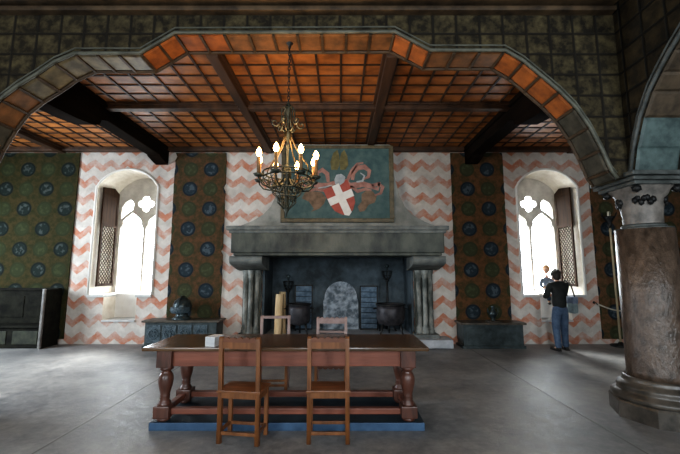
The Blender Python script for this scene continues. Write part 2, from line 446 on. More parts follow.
# ------------------------------------------------------------------ arcade (wooden arches)
AY0, AY1 = 4.15, 4.55
AC = -.66
def cam_xz(px, py, Y):
    """a measured photo point on the upright plane at depth Y"""
    u, v = (px - 340) / 360, (227 - py) / 360
    t = math.radians(7.1)
    yc = math.cos(t) - v * math.sin(t); z = math.sin(t) + v * math.cos(t)
    return (u / yc * Y, 1.65 + z / yc * Y)
right_half = [cam_xz(*p, AY0) for p in ((395, 31.5), (430, 50), (505, 50), (524, 61), (541, 75), (560, 91), (576, 107), (590, 127), (602, 150), (611, 170), (617, 178))]
left_half = [(2 * AC - x, z) for x, z in right_half][::-1]
left_half = [cam_xz(*p, AY0) for p in ((-49, 178), (-40, 165), (-28, 140), (-14, 117), (0, 99), (17, 86), (35, 75), (54, 62), (75, 53), (140, 53), (175, 32.5))]
prof = left_half + right_half
x_l, x_r = prof[0][0], prof[-1][0]
spring = prof[-1][1]
# solid wall above the arch; beyond the right pillar the next arch starts
XC, YCOL = 3.72, 4.38
nxt = [(2 * XC - x, z) for x, z in right_half][::-1]
outline = [(x_l - .7, 0), (x_l, 0)] + prof + nxt + [(XR, nxt[-1][1]), (XR, 5.05), (x_l - .7, 5.05)]
mb = MB(); me = shape([outline], AY0, AY1); mb.mesh(me)
struct(mb.build('wall_arcade', M['arc_face']))
# soffit boards, laid along the arch, rib by rib
seg_mat = {}
def soffit(prof, y0, y1, mats, tn_, axis='X'):
    groups = {}
    ribs = MB()
    for i, ((xa, za), (xb, zb)) in enumerate(zip(prof, prof[1:])):
        L = math.hypot(xb - xa, zb - za)
        n = max(1, round(L / .30))
        d = Vector((xb - xa, 0, zb - za)).normalized(); nrm = Vector((d.z, 0, -d.x))
        if nrm.z > 0: nrm = -nrm
        for k in range(n):
            p = Vector((xa + (xb - xa) * k / n, 0, za + (zb - za) * k / n)); q = Vector((xa + (xb - xa) * (k + 1) / n, 0, za + (zb - za) * (k + 1) / n))
            mt = mats(i, (k + .5) / n)
            g = groups.setdefault(mt, MB())
            vs = []
            for off, e in ((.0, 0), (.012, .03)):
                for w, yy in ((p + d * e, y0 + .03 + e), (q - d * e, y0 + .03 + e), (q - d * e, y1 - .03 - e), (p + d * e, y1 - .03 - e)):
                    w2 = w + nrm * (.008 + off); vs.append((w2.x, yy, w2.z))
            g.quads(vs, [(4, 5, 6, 7), (0, 1, 5, 4), (1, 2, 6, 5), (2, 3, 7, 6), (3, 0, 4, 7), (0, 3, 2, 1)])
            w0, w1 = p - d * .016, p + d * .016
            vs = []
            for off in (.0, .035):
                for w, yy in ((w0, y0 + .02), (w1, y0 + .02), (w1, y1 - .02), (w0, y1 - .02)):
                    w2 = w + nrm * off; vs.append((w2.x, yy, w2.z))
            ribs.quads(vs, [(4, 5, 6, 7), (0, 1, 5, 4), (1, 2, 6, 5), (2, 3, 7, 6), (3, 0, 4, 7), (0, 3, 2, 1)])
    return groups, ribs
def pick(i, f):
    n = len(left_half)
    if i < 5: return 'soffit_brown' if i > 2 else 'soffit_grey'
    if i < 8: return 'soffit_olive'
    if i == 8: return 'soffit_olive'
    if i == 9: return 'soffit_orange'
    if i == 10: return 'soffit_brown' if f > .2 else 'soffit_orange'
    if i == 11: return 'soffit_orange'
    if i == 12: return 'soffit_brown'
    if i < 17: return 'soffit_orange'
    return 'soffit_grey'
groups, ribs = soffit(prof, AY0, AY1, pick, 0)
for k, g in groups.items(): struct(g.build('trim_%d' % tn, M[k])); tn += 1
struct(ribs.build('trim_%d' % tn, M['rib'])); tn += 1
mb = MB()
mb.tube([(x, AY0 - .005, z - .005) for x, z in prof], .022, 8)
mb.tube([(x, AY0 - .005, z + .06) for x, z in prof], .010, 6)
struct(mb.build('trim_%d' % tn, M['bead'])); tn += 1
struct(MB().tube([(x, AY1 - .0, z - .012) for x, z in prof], .024, 8).build('trim_%d' % tn, M['rib'])); tn += 1
# cornice along the top of the arcade
mb = MB()
mb.box(x_l - .7, 3.4, AY0 - .10, AY0 + .02, 4.84, 4.90, .015); mb.box(x_l - .7, 3.4, AY0 - .16, AY0 + .02, 4.93, 5.0, .015)
struct(mb.build('trim_%d' % tn, M['cornice'])); tn += 1

# arch that runs from the pillar towards the viewer
CX0, CX1 = 3.42, 4.02
yprof = [(4.15, spring), (4.06, 3.08), (3.93, 3.40), (3.78, 3.64), (3.64, 3.79), (3.48, 3.94), (3.30, 4.08), (3.0, 4.27), (2.6, 4.42), (2.2, 4.46), (1.2, 4.46), (1.0, 4.62), (-1.0, 4.62), (-1.2, 4.46), (-4.0, 4.46)]
mb = MB(); me = shape([[(AY0 + .01, spring), *yprof[0:], (-4.0, 5.02), (AY0 + .01, 5.02)]], CX0, CX1, 'YZ'); mb.mesh(me)
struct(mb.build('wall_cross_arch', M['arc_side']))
mb = MB(); rb = MB()
for i, ((ya, za), (yb, zb)) in enumerate(zip(yprof, yprof[1:])):
    d = Vector((0, yb - ya, zb - za)); L = d.length; d.normalize()
    nrm = Vector((0, d.z, -d.y));
    if nrm.y > 0 and nrm.z > 0: nrm = -nrm
    if nrm.z > .01: nrm = -nrm
    vs = []
    e = .03
    for off, ee in ((.006, 0), (.02, e)):
        for p, x in (((ya, za), CX0 + .05 + ee), ((yb, zb), CX0 + .05 + ee), ((yb, zb), CX1 - .05 - ee), ((ya, za), CX1 - .05 - ee)):
            s = 1 if p == (ya, za) else -1
            vs.append((x, p[0] + d.y * s * ee + nrm.y * off, p[1] + d.z * s * ee + nrm.z * off))
    (mb if i < 2 else rb).quads(vs, [(4, 5, 6, 7), (0, 1, 5, 4), (1, 2, 6, 5), (2, 3, 7, 6), (3, 0, 4, 7), (0, 3, 2, 1)])
struct(mb.build('trim_%d' % tn, M['soffit_teal'])); tn += 1
struct(rb.build('trim_%d' % tn, M['soffit_dark'])); tn += 1
mb = MB(); mb.tube([(CX0, y, z - .006) for y, z in yprof], .022, 8); mb.tube([(CX0 - .005, y + .0, z + .07) for y, z in yprof], .012, 6)
mb.tube([(CX1, y, z - .006) for y, z in yprof], .03, 8)
struct(mb.build('trim_%d' % tn, M['abacus'])); tn += 1

# ------------------------------------------------------------------ stone pillar
col = thing('stone_pillar', 'round reddish-brown stone pillar with carved capital on a moulded base', 'pillar', (XC, YCOL, 0))
mb = MB().lathe([(.50, 0), (.50, .17), (.485, .19)], 8, smooth=False)
mb.build('plinth', M['column_base'], col)
MB().lathe([(.45, .19), (.475, .21), (.47, .25), (.42, .275), (.40, .30), (.415, .325), (.40, .355), (.36, .38), (.345, .40), (.35, .42), (.33, .44)], 40).build('base_moulding', M['column_base'], col)
MB().lathe([(.315, .44), (.302, .50), (.298, 1.2), (.290, 2.16)], 40).build('shaft', M['column'], col)
MB().lathe([(.292, 2.16), (.285, 2.175), (.215, 2.185), (.225, 2.20), (.215, 2.215), (.195, 2.225)], 40).build('necking_ring', M['abacus'], col)
mb = MB()
# bell of the capital, round below and square above
rings = []
n = 32
for z, sq, r in ((2.215, 0, .195), (2.32, .02, .198), (2.44, .10, .208), (2.54, .35, .222), (2.62, .7, .245), (2.67, .95, .27)):
    ring = []
    for i in range(n):
        a = 2 * PI * i / n + PI / n
        c, s = math.cos(a), math.sin(a)
        k = 1 / max(abs(c), abs(s))
        rr = r * (1 - sq) + r * min(k, 1.22) * sq
        ring.append((rr * c, rr * s, z))
    rings.append(ring)
vs = [p for r in rings for p in r]
fs = [(j * n + i, j * n + (i + 1) % n, (j + 1) * n + (i + 1) % n, (j + 1) * n + i) for j in range(len(rings) - 1) for i in range(n)]
mb.quads(vs, fs, True); mb.build('capital', M['column_cap'], col)
mb = MB()
for a0 in (math.radians(238), math.radians(148), math.radians(328)):
    for k in range(7):
        a = a0 + (k - 3) * .13
        mb.ball((.225 * math.cos(a), .225 * math.sin(a), 2.50 + .03 * math.sin(k * 2.1) + (.02 if k == 3 else 0)), .034, 1, (1, 1, 1.35))
for c, s in ((1, 1), (-1, 1), (1, -1), (-1, -1)):
    mb.ball((c * .235, s * .235, 2.625), .055, 1, (1, 1, .9))
mb.build('carved_leaves', M['iron'], col)
mb = MB().box(-.30, .30, -.30, .30, 2.665, 2.71, .01).box(-.34, .34, -.34, .34, 2.71, 2.755, .012).box(-.37, .37, -.37, .37, 2.76, 2.815, .012)
mb.build('abacus', M['abacus'], col)
if spring > 2.82:
    MB().box(-.38, .38, -.36, .36, 2.815, spring + .01, .01).build('impost_block', M['abacus'], col)

# ------------------------------------------------------------------ windows in their deep niches
def tracery_mesh(cx, y0, y1, w):
    x0, x1 = cx - w / 2, cx + w / 2
    zb, zs = 1.12, 3.02
    out = [(x0 - .14, 1.0), (x1 + .14, 1.0), (x1 + .14, 4.2), (x0 - .14, 4.2)]
    loops = [out]
    lw = w / 2 - .05
    for s in (-1, 1):
        c = cx + s * (lw / 2 + .028)
        a, b = c - lw / 2, c + lw / 2
        # trefoil-pointed head
        hd = [(b, 2.74), (b - .02, 2.83), (b - .065, 2.89), (b - .055, 2.96), (b - .10, 3.03), (b - .18, 3.10), (c, 3.21),
              (a + .18, 3.10), (a + .10, 3.03), (a + .055, 2.96), (a + .065, 2.89), (a + .02, 2.83), (a, 2.74)]
        loops.append([(a, zb), (b, zb)] + hd)
        # small spandrel light above
        t = [(c + s * lw * .49, 3.02), (c + s * lw * .48, 3.34), (c + s * lw * .34, 3.48), (c + s * lw * .10, 3.57), (c - s * .01, 3.44), (c + s * .0, 3.29), (c + s * lw * .28, 3.16)]
        loops.append(t if s < 0 else t[::-1])
    # quatrefoil
    q = []
    for k in range(4):
        a = PI / 2 * k + PI / 4
        px, pz = cx + .12 * math.cos(a - PI / 4), 3.44 + .12 * math.sin(a - PI / 4)
        q += arc(px, pz, .098, a - PI / 4 - 1.9, a - PI / 4 + 1.9, 8)
    loops.append(q)
    return shape(loops, y0, y1)

def window(idx, N, hinge, shutter_x, sgn):
    cx, w, n0, n1 = N
    wd = skel('window_%d' % idx, (0, 0, 0))
    link('window_frame', tracery_mesh(cx, WY + .86, WY + 1.0, w - .18), M['tracery'], wd)
    for s in (-1, 1):
        c = cx + s * (w - .18) / 4
        MB().box(c - (w - .2) / 4, c + (w - .2) / 4, WY + .925, WY + .935, 1.05, 3.72).build('pane', M['glass'], wd)
        # lead bars across each light
        mb = MB()
        for z in (1.55, 1.98, 2.41, 2.84): mb.box(c - (w - .3) / 4, c + (w - .3) / 4, WY + .91, WY + .923, z - .009, z + .009)
        mb.build('saddle_bars', M['iron'], wd)
    # bench seats, sill slabs
    mb = MB().box(cx - w / 2, n0 + .02, WY - .05, WY + .87, 1.06, 1.12, .012).build('window_seat', M['sill'], wd)
    mb = MB().box(n1 - .02, cx + w / 2, WY - .05, WY + .87, 1.06, 1.12, .012).build('window_seat', M['sill'], wd)
    MB().box(n0 + .001, n1 - .001, WY + .46, WY + .9, .52, 1.12, .01).build('window_sill', M['daylit_plaster'], wd)
    MB().box(n0 + .001, n1 - .001, WY - .03, WY + .46, .50, .545, .01).build('foot_ledge', M['sill'], wd)
    # shutter folded back against the jamb
    x = shutter_x
    y0, y1, zm, z0, z1 = WY + .14, WY + .76, 2.80, 1.30, 3.62
    sh = skel('shutter', (0, 0, 0)); del sh['kind']; sh.parent = wd
    mb = MB()
    mb.box(x - .02, x + .02, y0, y0 + .06, z0, z1).box(x - .02, x + .02, y1 - .06, y1, z0, z1)
    for z in (z0, zm - .03, z1 - .06): mb.box(x - .02, x + .02, y0 + .06, y1 - .06, z, z + .06)
    me = shape([[(y0, z1), (y1, z1), (y1, z1 + .05), ((y0 + y1) / 2 + .1, z1 + .16), (y0, z1 + .10)]], x - .02, x + .02, 'YZ'); mb.mesh(me)
    mb.build('shutter_frame', M['shutter'], sh)
    MB().box(x - .008, x + .008, y0 + .06, y1 - .06, zm + .03, z1 - .05).build('shutter_panel', M['shutter'], sh)
    mb = MB(); a, b, c, d = y0 + .06, y1 - .06, z0 + .06, zm - .03
    st = .105
    k = -int((b - a) / st) - 1
    while c + k * st < d + (b - a):
        for dr in (1, -1):
            # clip a 45 degree slat to the opening
            pts = []
            zc = c + k * st
            ya, yb = a, b
            za, zb = (zc, zc + (yb - ya)) if dr > 0 else (zc + (yb - ya), zc)
            def cut(y, z, y2, z2):
                if z < c: t = (c - z) / (z2 - z); return (y + (y2 - y) * t, c)
                if z > d: t = (d - z) / (z2 - z); return (y + (y2 - y) * t, d)
                return (y, z)
            lo_, hi_ = min(za, zb), max(za, zb)
            if hi_ <= c + .01 or lo_ >= d - .01: continue
            P = cut(ya, za, yb, zb); Q = cut(yb, zb, ya, za)
            mb.tube([(x + .006 * dr, *P), (x + .006 * dr, *Q)], .011, 4)
        k += 1
    mb.build('lattice', M['shutter'], sh)
    return wd
window(1, NL, 0, -5.82, -1)
window(2, NR, 0, 5.66, 1)
for N in (NL, NR):
    pts = niche_outline(*N); cxn = N[0]; n = len(pts)
    ins = [(x + .006 * (1 if x < cxn else -1), z + (.006 if z < 1.1 else -.006)) for x, z in pts]
    vs = [(x, WY + .002, z) for x, z in ins] + [(x, WY + 1.2, z) for x, z in ins]
    o = struct(MB().quads(vs, [(i, (i + 1) % n, n + (i + 1) % n, n + i) for i in range(n)], False).build('trim_%d' % tn, M['niche'])); tn += 1
# pale edge of the niches
for i, N in enumerate((NL, NR)):
    pts = niche_outline(*N)
    arcp = [pts[-1]] + []
    seq = [(pts[0][0], 1.12)] + pts[6:][::-1] + [(pts[5][0], 1.12)]
    mb = MB(); mb.tube([(x, WY - .002, z) for x, z in seq], .03, 6)
    struct(mb.build('trim_%d' % tn, M['plaster'])); tn += 1

# ------------------------------------------------------------------ wall hangings with medallions
def hanging(label, x0, x1, z0, z1, mat, ragged=0):
    n = 46; rnd = random.Random(int(x0 * 100) + 5)
    def edge(x, s): return [(x + s * rnd.choice((0, 0, .004, -.008 * ragged, -.045 * ragged if rnd.random() < .12 else 0)), z0 + (z1 - z0) * i / n) for i in range(n + 1)]
    L = edge(x0, -1); R = edge(x1, 1)
    me = shape([[*R, *L[::-1]]], WY - .03, WY - .004)
    o = link('wall_hanging', me, mat)
    # a cloth that hangs a little unevenly
    return tag(o, label, 'wall hanging', None)
brown_a, brown_b = (.048, .040, .020), (.105, .054, .028)
hm = lambda nm, ox, a=brown_a, b=brown_b, bl=(.024, .038, .048), gr=(.050, .056, .028): medallion_mat(nm, a, b, bl, gr, ox)
hanging('broad dark green medallion hanging left of the left window, above the bench', -9.4, -6.36, .12, 4.54, hm('hanging_green', -9.3, (.022, .024, .010), (.045, .034, .014), (.012, .020, .017), (.030, .037, .015)))
hanging('brown hanging with two rows of blue medallions between the left window and the fireplace', -4.02, -2.77, .12, 4.54, hm('hanging_brown_left', -3.87), 1)
hanging('red-brown hanging with two rows of medallions between the fireplace and the right window', 2.70, 3.97, .12, 4.54, hm('hanging_brown_right', 2.84, (.065, .045, .021), (.135, .064, .030)), 1)
hanging('dark hanging right of the right window, partly behind the pillar', 6.04, 9.3, .12, 4.54, hm('hanging_dark_right', 6.14, (.06, .045, .022), (.13, .065, .034)))

# ------------------------------------------------------------------ fireplace
fp = thing('fireplace', 'huge stone fireplace with tall tapering hood and dark mantel on the far wall', 'fireplace', (FX, WY, 0))
# coordinates below are relative to its base: y negative towards the viewer
secs = [(2.62, 2.26, -.68), (2.66, 2.16, -.65), (2.76, 1.92, -.63), (2.92, 1.66, -.62), (3.10, 1.50, -.61), (3.35, 1.39, -.60), (3.8, 1.28, -.585), (4.30, 1.22, -.57), (4.56, 1.20, -.56)]
vs = []; fs = []
for z, w, y in secs: vs += [(-w, -.003, z), (-w + .0, y, z), (w, y, z), (w, -.003, z)]
for j in range(len(secs) - 1):
    for i in range(4): fs.append((j * 4 + i, j * 4 + (i + 1) % 4, (j + 1) * 4 + (i + 1) % 4, (j + 1) * 4 + i))
fs.append((3, 2, 1, 0)); k = len(vs) - 4; fs.append((k, k + 1, k + 2, k + 3))
MB().quads(vs, fs).build('hood', M['hood'], fp)
mb = MB()
mb.box(-2.27, 2.27, -.92, -.003, 2.05, 2.50, .02)
mb.box(-2.22, 2.22, -.88, -.003, 1.99, 2.06, .015)
mb.build('mantel', M['stone_green'], fp)
mb = MB().box(-2.31, 2.31, -.96, -.003, 2.47, 2.53, .015).box(-2.36, 2.36, -1.01, -.003, 2.53, 2.62, .02)
mb.build('mantel_cornice', M['stone_grey'], fp)
for s in (-1, 1):
    cxs = s * 1.97
    me = shape([[(-.004, 1.985), (-.82, 1.985), (-.84, 1.90), (-.80, 1.83), (-.62, 1.78), (-.4, 1.74), (-.2, 1.70), (-.004, 1.68)]], cxs - .35, cxs + .35, 'YZ')
    link('corbel', me, M['stone_grey'], fp)
    for k, dx in enumerate((-.13, 0, .13)):
        xx = s * 1.99 + dx
        yy = -.20 if dx == 0 else -.15
        MB().lathe([(.085, .25), (.085, .33), (.07, .36), (.078, .39), (.055, .43), (.052, 1.0), (.053, 1.50), (.070, 1.53), (.060, 1.56), (.080, 1.64), (.09, 1.69)], 16, xx, yy).build('colonnette', M['jamb_stone'], fp)
    MB().box(s * 1.99 - .21, s * 1.99 + .21, -.10, -.003, .24, 1.70, .01).build('jamb', M['stone_green'], fp)
    MB().box(s * 1.99 - .27, s * 1.99 + .27, -.36, -.003, .18, .27, .02).build('jamb_base', M['stone_grey'], fp)
mb = MB().box(-2.5, 2.5, -.55, -.003, .01, .19, .02); mb.box(-1.77, 1.77, -.02, 1.0, .06, .19)
mb.build('hearth', M['hearth'], fp)
mb = MB()
mb.box(-1.78, 1.78, 1.0, 1.1, .06, 2.11); mb.box(-1.775, -1.72, .02, 1.05, .19, 2.11); mb.box(1.72, 1.775, .02, 1.05, .19, 2.11); mb.box(-1.775, 1.775, .02, 1.05, 2.06, 2.115)
mb.build('firebox', M['stone_dark'], fp)

hz = .19
# pale fireback
t = arc(0, .98, .42, 0, PI, 16)
me = shape([[(-.46, hz), (.46, hz), (.45, .9)] + t + [(-.45, .9)]], WY + .93, WY + .985)
fb = link('fireback', me, M['stone_ash']); fb.location = (.02, 0, 0)
tag(fb, 'pale ash-covered round-topped slab against the back of the hearth', 'fireback')
# iron screens with slats
def screen(x, w, z1, label):
    t = thing('fire_screen', label, 'fire screen', (x, WY + .84, hz), 0, None)
    h = z1 - hz
    mb = MB().box(-w / 2, -w / 2 + .03, -.012, .012, 0, h).box(w / 2 - .03, w / 2, -.012, .012, 0, h).box(-w / 2, w / 2, -.012, .012, h - .03, h).box(-w / 2, w / 2, -.012, .012, .0, .03)
    mb.build('screen_frame', M['iron'], t)
    mb = MB()
    k = 8
    for i in range(k):
        z = .03 + (h - .06) * i / k
        mb.box(-w / 2 + .03, w / 2 - .03, -.008, .006, z + .006, z + (h - .06) / k - .006, 0, Matrix.Rotation(.25, 4, 'X'))
    mb.build('slats', M['blue_iron'], t)
screen(-.93, .46, 1.32, 'blue-grey slatted metal screen in the hearth, left of the pale slab')
screen(.74, .46, 1.30, 'blue-grey slatted metal screen in the hearth, right of the pale slab')

# tall andirons
def andiron(x, y, h, label):
    t = thing('andiron', label, 'andiron', (x, y, hz))
    mb = MB()
    for s in (-1, 1):
        mb.tube([(s * .20, 0, .015), (s * .17, 0, .10), (s * .09, 0, .17), (0, 0, .20)], [.022, .02, .022, .026], 8)
    mb.tube([(0, 0, .17), (0, .2, .15), (0, .32, .12), (0, .34, .01)], .02, 8)
    mb.build('feet', M['iron'], t)
    MB().lathe([(.03, .17), (.045, .22), (.03, .27), (.028, .5), (.05, .54), (.05, .58), (.028, .62), (.026, h - .42), (.05, h - .38), (.03, h - .34)], 14).build('post', M['iron'], t)
    mb = MB()
    for z, r in ((h - .33, .07), (h - .25, .105), (h - .14, .13)):
        mb.tube([(r * math.cos(a), r * math.sin(a), z) for a in [2 * PI * i / 16 for i in range(16)]], .011, 6, True)
    for i in range(8):
        a = 2 * PI * i / 8
        mb.tube([(.03 * math.cos(a), .03 * math.sin(a), h - .36), (.07 * math.cos(a), .07 * math.sin(a), h - .33), (.105 * math.cos(a), .105 * math.sin(a), h - .25), (.13 * math.cos(a), .13 * math.sin(a), h - .13)], .009, 5)
    mb.build('basket', M['iron'], t)
    mb = MB().tube([(0, 0, h - .36), (0, 0, h - .04)], .012, 6); mb.ball((0, 0, h - .02), .055, 2)
    mb.build('finial', M['bronze'], t)
    for z in (.72, .92):
        MB().tube([(0, -.02, z), (0, -.10, z - .02), (0, -.12, z + .04)], .012, 6).build('spit_hook', M['iron'], t)
andiron(1.18, WY + .56, 1.62, 'tall black iron andiron with a basket top standing at the right of the hearth')
andiron(-1.30, WY + .62, 1.36, 'black iron andiron standing at the left of the hearth, lower than the other')

def cauldron(x, y, r, label, rz=0):
    t = thing('cauldron', label, 'cauldron', (x, y, hz), rz)
    h = .24
    MB().lathe([(r * .55, h), (r * .86, h + .04), (r, h + .16), (r * 1.0, h + .34), (r * .98, h + .46), (r * .94, h + .46), (r * .94, h + .18), (r * .5, h + .08)], 24).build('bowl', M['copper'], t)
    MB().tube([(r * 1.0 * math.cos(a), r * 1.0 * math.sin(a), h + .465) for a in [2 * PI * i / 28 for i in range(28)]], .02, 8, True).build('rim', M['iron'], t)
    for i in range(3):
        a = 2 * PI * i / 3 + PI / 2
        MB().tube([(r * .7 * math.cos(a), r * .7 * math.sin(a), h + .05), (r * .82 * math.cos(a), r * .82 * math.sin(a), .10), (r * .95 * math.cos(a), r * .95 * math.sin(a), .012)], [.03, .02, .022], 8).build('leg', M['iron'], t)
    for s in (-1, 1): MB().tube([(s * r * .98, -.05, h + .38), (s * (r + .07), -.03, h + .36), (s * (r + .07), .03, h + .36), (s * r * .98, .05, h + .38)], .013, 6).build('handle', M['iron'], t)
cauldron(1.18, WY + .02, .33, 'large dark round cauldron on three legs in front of the right andiron')
cauldron(-.96, WY + .06, .27, 'dark round cauldron on three legs beside the upright logs at the left of the hearth')
for (x, y, h, r, ln, lab) in ((-1.42, WY - .10, .95, .085, .03, 'tall pale split log standing upright by the left hearth jamb'), (-1.36, WY + .30, .98, .075, -.03, 'pale split log standing behind the other log at the left of the hearth')):
    me = shape([[(-r, -r * .3), (r * .8, -r * .7), (r, r * .4), (r * .2, r), (-r * .8, r * .6)]], 0, h, 'XY')
    for v in me.vertices: v.co.x += v.co.z * ln; v.co.x *= 1 + .06 * v.co.z
    o = link('firewood_log', me, M['log'], None, (x, y, hz)); tag(o, lab, 'log')

# ------------------------------------------------------------------ painting of arms above the mantel
pt = thing('armorial_painting', 'large teal painted panel with red shield and white cross, above the mantel', 'painting', (-.06, WY - .68, 2.80))
PW, PH = 1.19, 1.63
link('panel', shape([[(-PW, 0), (PW, 0), (PW, PH), (-PW, PH)]], -.02, .02), M['teal'], pt)
mb = MB()
for x0, x1, z0, z1 in ((-PW - .06, PW + .06, -.07, .02), (-PW - .06, PW + .06, PH - .02, PH + .05), (-PW - .06, -PW + .03, .02, PH - .02), (PW - .03, PW + .07, .02, PH - .02)):
    mb.box(x0, x1, -.05, .02, z0, z1, .012)
mb.build('frame', M['gilt'], pt)
def rot(pts, a, cx, cz): return [(cx + x * math.cos(a) - z * math.sin(a), cz + x * math.sin(a) + z * math.cos(a)) for x, z in pts]
def p2(px, py):      # point of the painting as seen in the photo -> panel coordinates
    return ((px - 284) / 106 * 2 * PW - PW, (220 - py) / 70 * PH)
def patch(name, polys, mat, d, parent=pt):
    lst = [[q] for q in polys]
    return shapes(lst, -.022 - d, -.02 - d + .003).build(name, mat, parent)
sc_ = p2(341, 200); a = math.radians(24)
sh = [(-.26, .30), (.26, .30), (.26, .0), (.22, -.18), (.12, -.30), (0, -.38), (-.12, -.30), (-.22, -.18), (-.26, .0)]
sh = [(x * 1.12, z * 1.12) for x, z in sh]
shield = patch('shield', [rot(sh, a, *sc_)], M['p_red'], .006)
cr = [(-.085, .335), (.085, .335), (.085, .11), (.29, .11), (.285, -.06), (.085, -.06), (.085, -.37), (0, -.425), (-.085, -.37), (-.085, -.06), (-.285, -.06), (-.29, .11), (-.085, .11)]
patch('white_cross', [rot(cr, a, *sc_)], M['p_white'], .012, shield)
patch('helmet', [[p2(*q) for q in ((334, 182), (336, 177), (341, 176), (345, 179), (344, 184), (340, 187), (335, 186))]], M['p_silver'], .010)
def wing(pts): return [p2(*q) for q in pts]
patch('crest_wings', [wing(((331, 172), (330, 164), (333, 155), (337, 152), (339, 158), (339, 168), (337, 172))), wing(((340, 172), (339, 163), (341, 155), (344, 152), (347, 158), (348, 167), (345, 172)))], M['p_gold'], .004)
def scroll(pts, w):
    """broad tapering ribbon along a path"""
    P = [Vector(p2(*q)) for q in pts]; L = []; R = []
    for i, p in enumerate(P):
        t = (P[min(i + 1, len(P) - 1)] - P[max(i - 1, 0)]).normalized(); n = Vector((-t.y, t.x)); ww = w * (1 - .55 * abs(2 * i / (len(P) - 1) - .8))
        L.append(tuple(p + n * ww)); R.append(tuple(p - n * ww))
    return L + R[::-1]
patch('mantling_right', [scroll(((344, 182), (349, 187), (356, 187), (362, 186), (370, 188), (377, 191), (379, 184)), .075), scroll(((352, 182), (353, 175), (357, 170), (364, 169), (369, 173), (368, 179), (363, 181)), .065), scroll(((346, 185), (349, 178), (352, 172), (357, 166), (363, 165)), .045), scroll(((371, 187), (378, 186), (382, 189), (380, 195), (374, 197)), .05), scroll(((350, 188), (357, 193), (365, 191), (371, 192)), .045)], M['p_pink'], .004)
patch('mantling_left', [scroll(((336, 184), (328, 187), (321, 188), (313, 186), (306, 189), (301, 185)), .07), scroll(((328, 184), (327, 176), (322, 172), (317, 175), (318, 181)), .06), scroll(((312, 186), (307, 181), (301, 180), (297, 184), (300, 188)), .05), scroll(((330, 188), (323, 192), (315, 191), (309, 193)), .045)], M['p_pink'], .005)
for q, ww in ((((356, 184), (362, 183), (364, 178), (360, 175)), .028), (((318, 190), (325, 189), (332, 187)), .02)): patch('scroll_outline', [scroll(q, ww)], M['p_silver'], .010)
patch('supporter_right', [wing(((361, 196), (366, 192), (372, 193), (376, 198), (374, 204), (368, 206), (364, 212), (359, 213), (357, 208), (361, 203)))], M['p_tan'], .003)
patch('supporter_left', [wing(((326, 199), (321, 194), (313, 193), (305, 194), (302, 200), (309, 203), (314, 210), (311, 213), (319, 210), (324, 205)))], M['p_tan'], .003)

# ------------------------------------------------------------------ chandelier
ch = thing('chandelier', 'wrought iron candle chandelier with eight lit flame bulbs hanging from the arch', 'chandelier', (-.655, 4.35, 0))
top = 4.60
mb = MB(); nl = 26
z = 3.80
while z < top:
    ax = int(round((z - 3.80) / .05)) % 2
    pts = [((.014 * math.cos(t) if ax else 0), (0 if ax else .014 * math.cos(t)), z + .032 * math.sin(t)) for t in [2 * PI * i / 10 for i in range(10)]]
    mb.tube(pts, .006, 5, True); z += .05
mb.build('chain', M['iron'], ch)
MB().lathe([(.05, top + .03), (.05, top + .0), (.02, top - .03), (.012, top - .06)], 14).build('ceiling_hook', M['iron'], ch)
MB().lathe([(.010, 3.80), (.028, 3.76), (.040, 3.70), (.022, 3.64), (.016, 3.45), (.030, 3.40), (.035, 3.35), (.016, 3.28), (.014, 2.98), (.045, 2.92), (.055, 2.84), (.040, 2.76), (.018, 2.70), (.018, 2.50), (.034, 2.45), (.036, 2.41), (.012, 2.36), (.004, 2.31)][::-1], 14).build('stem', M['iron_green'], ch)
mb = MB()
for i in range(6):
    a = 2 * PI * i / 6 + .3; c, s = math.cos(a), math.sin(a)
    lo = [(.02, 3.70), (.06, 3.73), (.085, 3.68), (.08, 3.60), (.095, 3.52), (.14, 3.46)]
    cu = [(.165 + .045 * (1 - k / 16) * math.cos(-PI / 2 - .4 + k * .42), 3.505 + .045 * (1 - k / 16) * math.sin(-PI / 2 - .4 + k * .42)) for k in range(13)]
    mb.tube([(r * c, r * s, z) for r, z in lo + cu], .009, 6)
    mb.tube([(r * c, r * s, z) for r, z in ((.02, 3.42), (.05, 3.40), (.085, 3.43), (.10, 3.50))], .008, 6)
mb.build('crown_scrolls', M['iron_green'], ch)
for i in range(4):       # stays from the crown down to the ring
    a = 2 * PI * i / 4 + PI / 8 + PI / 4; c, s = math.cos(a), math.sin(a)
    MB().tube([(r * c, r * s, z) for r, z in ((.03, 3.42), (.06, 3.30), (.13, 3.15), (.22, 3.02), (.285, 2.93), (.30, 2.86))], .008, 6).build('stay', M['iron_gilt'], ch)
mb = MB()
R0 = .30
for z, r in ((2.86, R0), (2.80, R0 - .01), (2.66, .19), (2.56, .12)):
    mb.tube([(r * math.cos(t), r * math.sin(t), z) for t in [2 * PI * i / 32 for i in range(32)]], .009, 6, True)
mb.build('hoops', M['iron_green'], ch)
mb = MB()
for i in range(12):
    a = 2 * PI * i / 12; c, s = math.cos(a), math.sin(a)
    mb.tube([(r * c, r * s, z) for r, z in ((R0, 2.86), (R0, 2.76), (.26, 2.70), (.19, 2.66), (.17, 2.60), (.12, 2.56), (.11, 2.49), (.05, 2.43), (.02, 2.40))], .007, 5)
    for rr, zz, q in ((.25, 2.75, .035), (.16, 2.66, .03), (.10, 2.55, .025)):
        mb.tube([((rr + q * math.cos(t)) * c, (rr + q * math.cos(t)) * s, zz + q * math.sin(t)) for t in [k * .5 for k in range(11)]], .0055, 5)
mb.build('scroll_basket', M['iron_green'], ch)
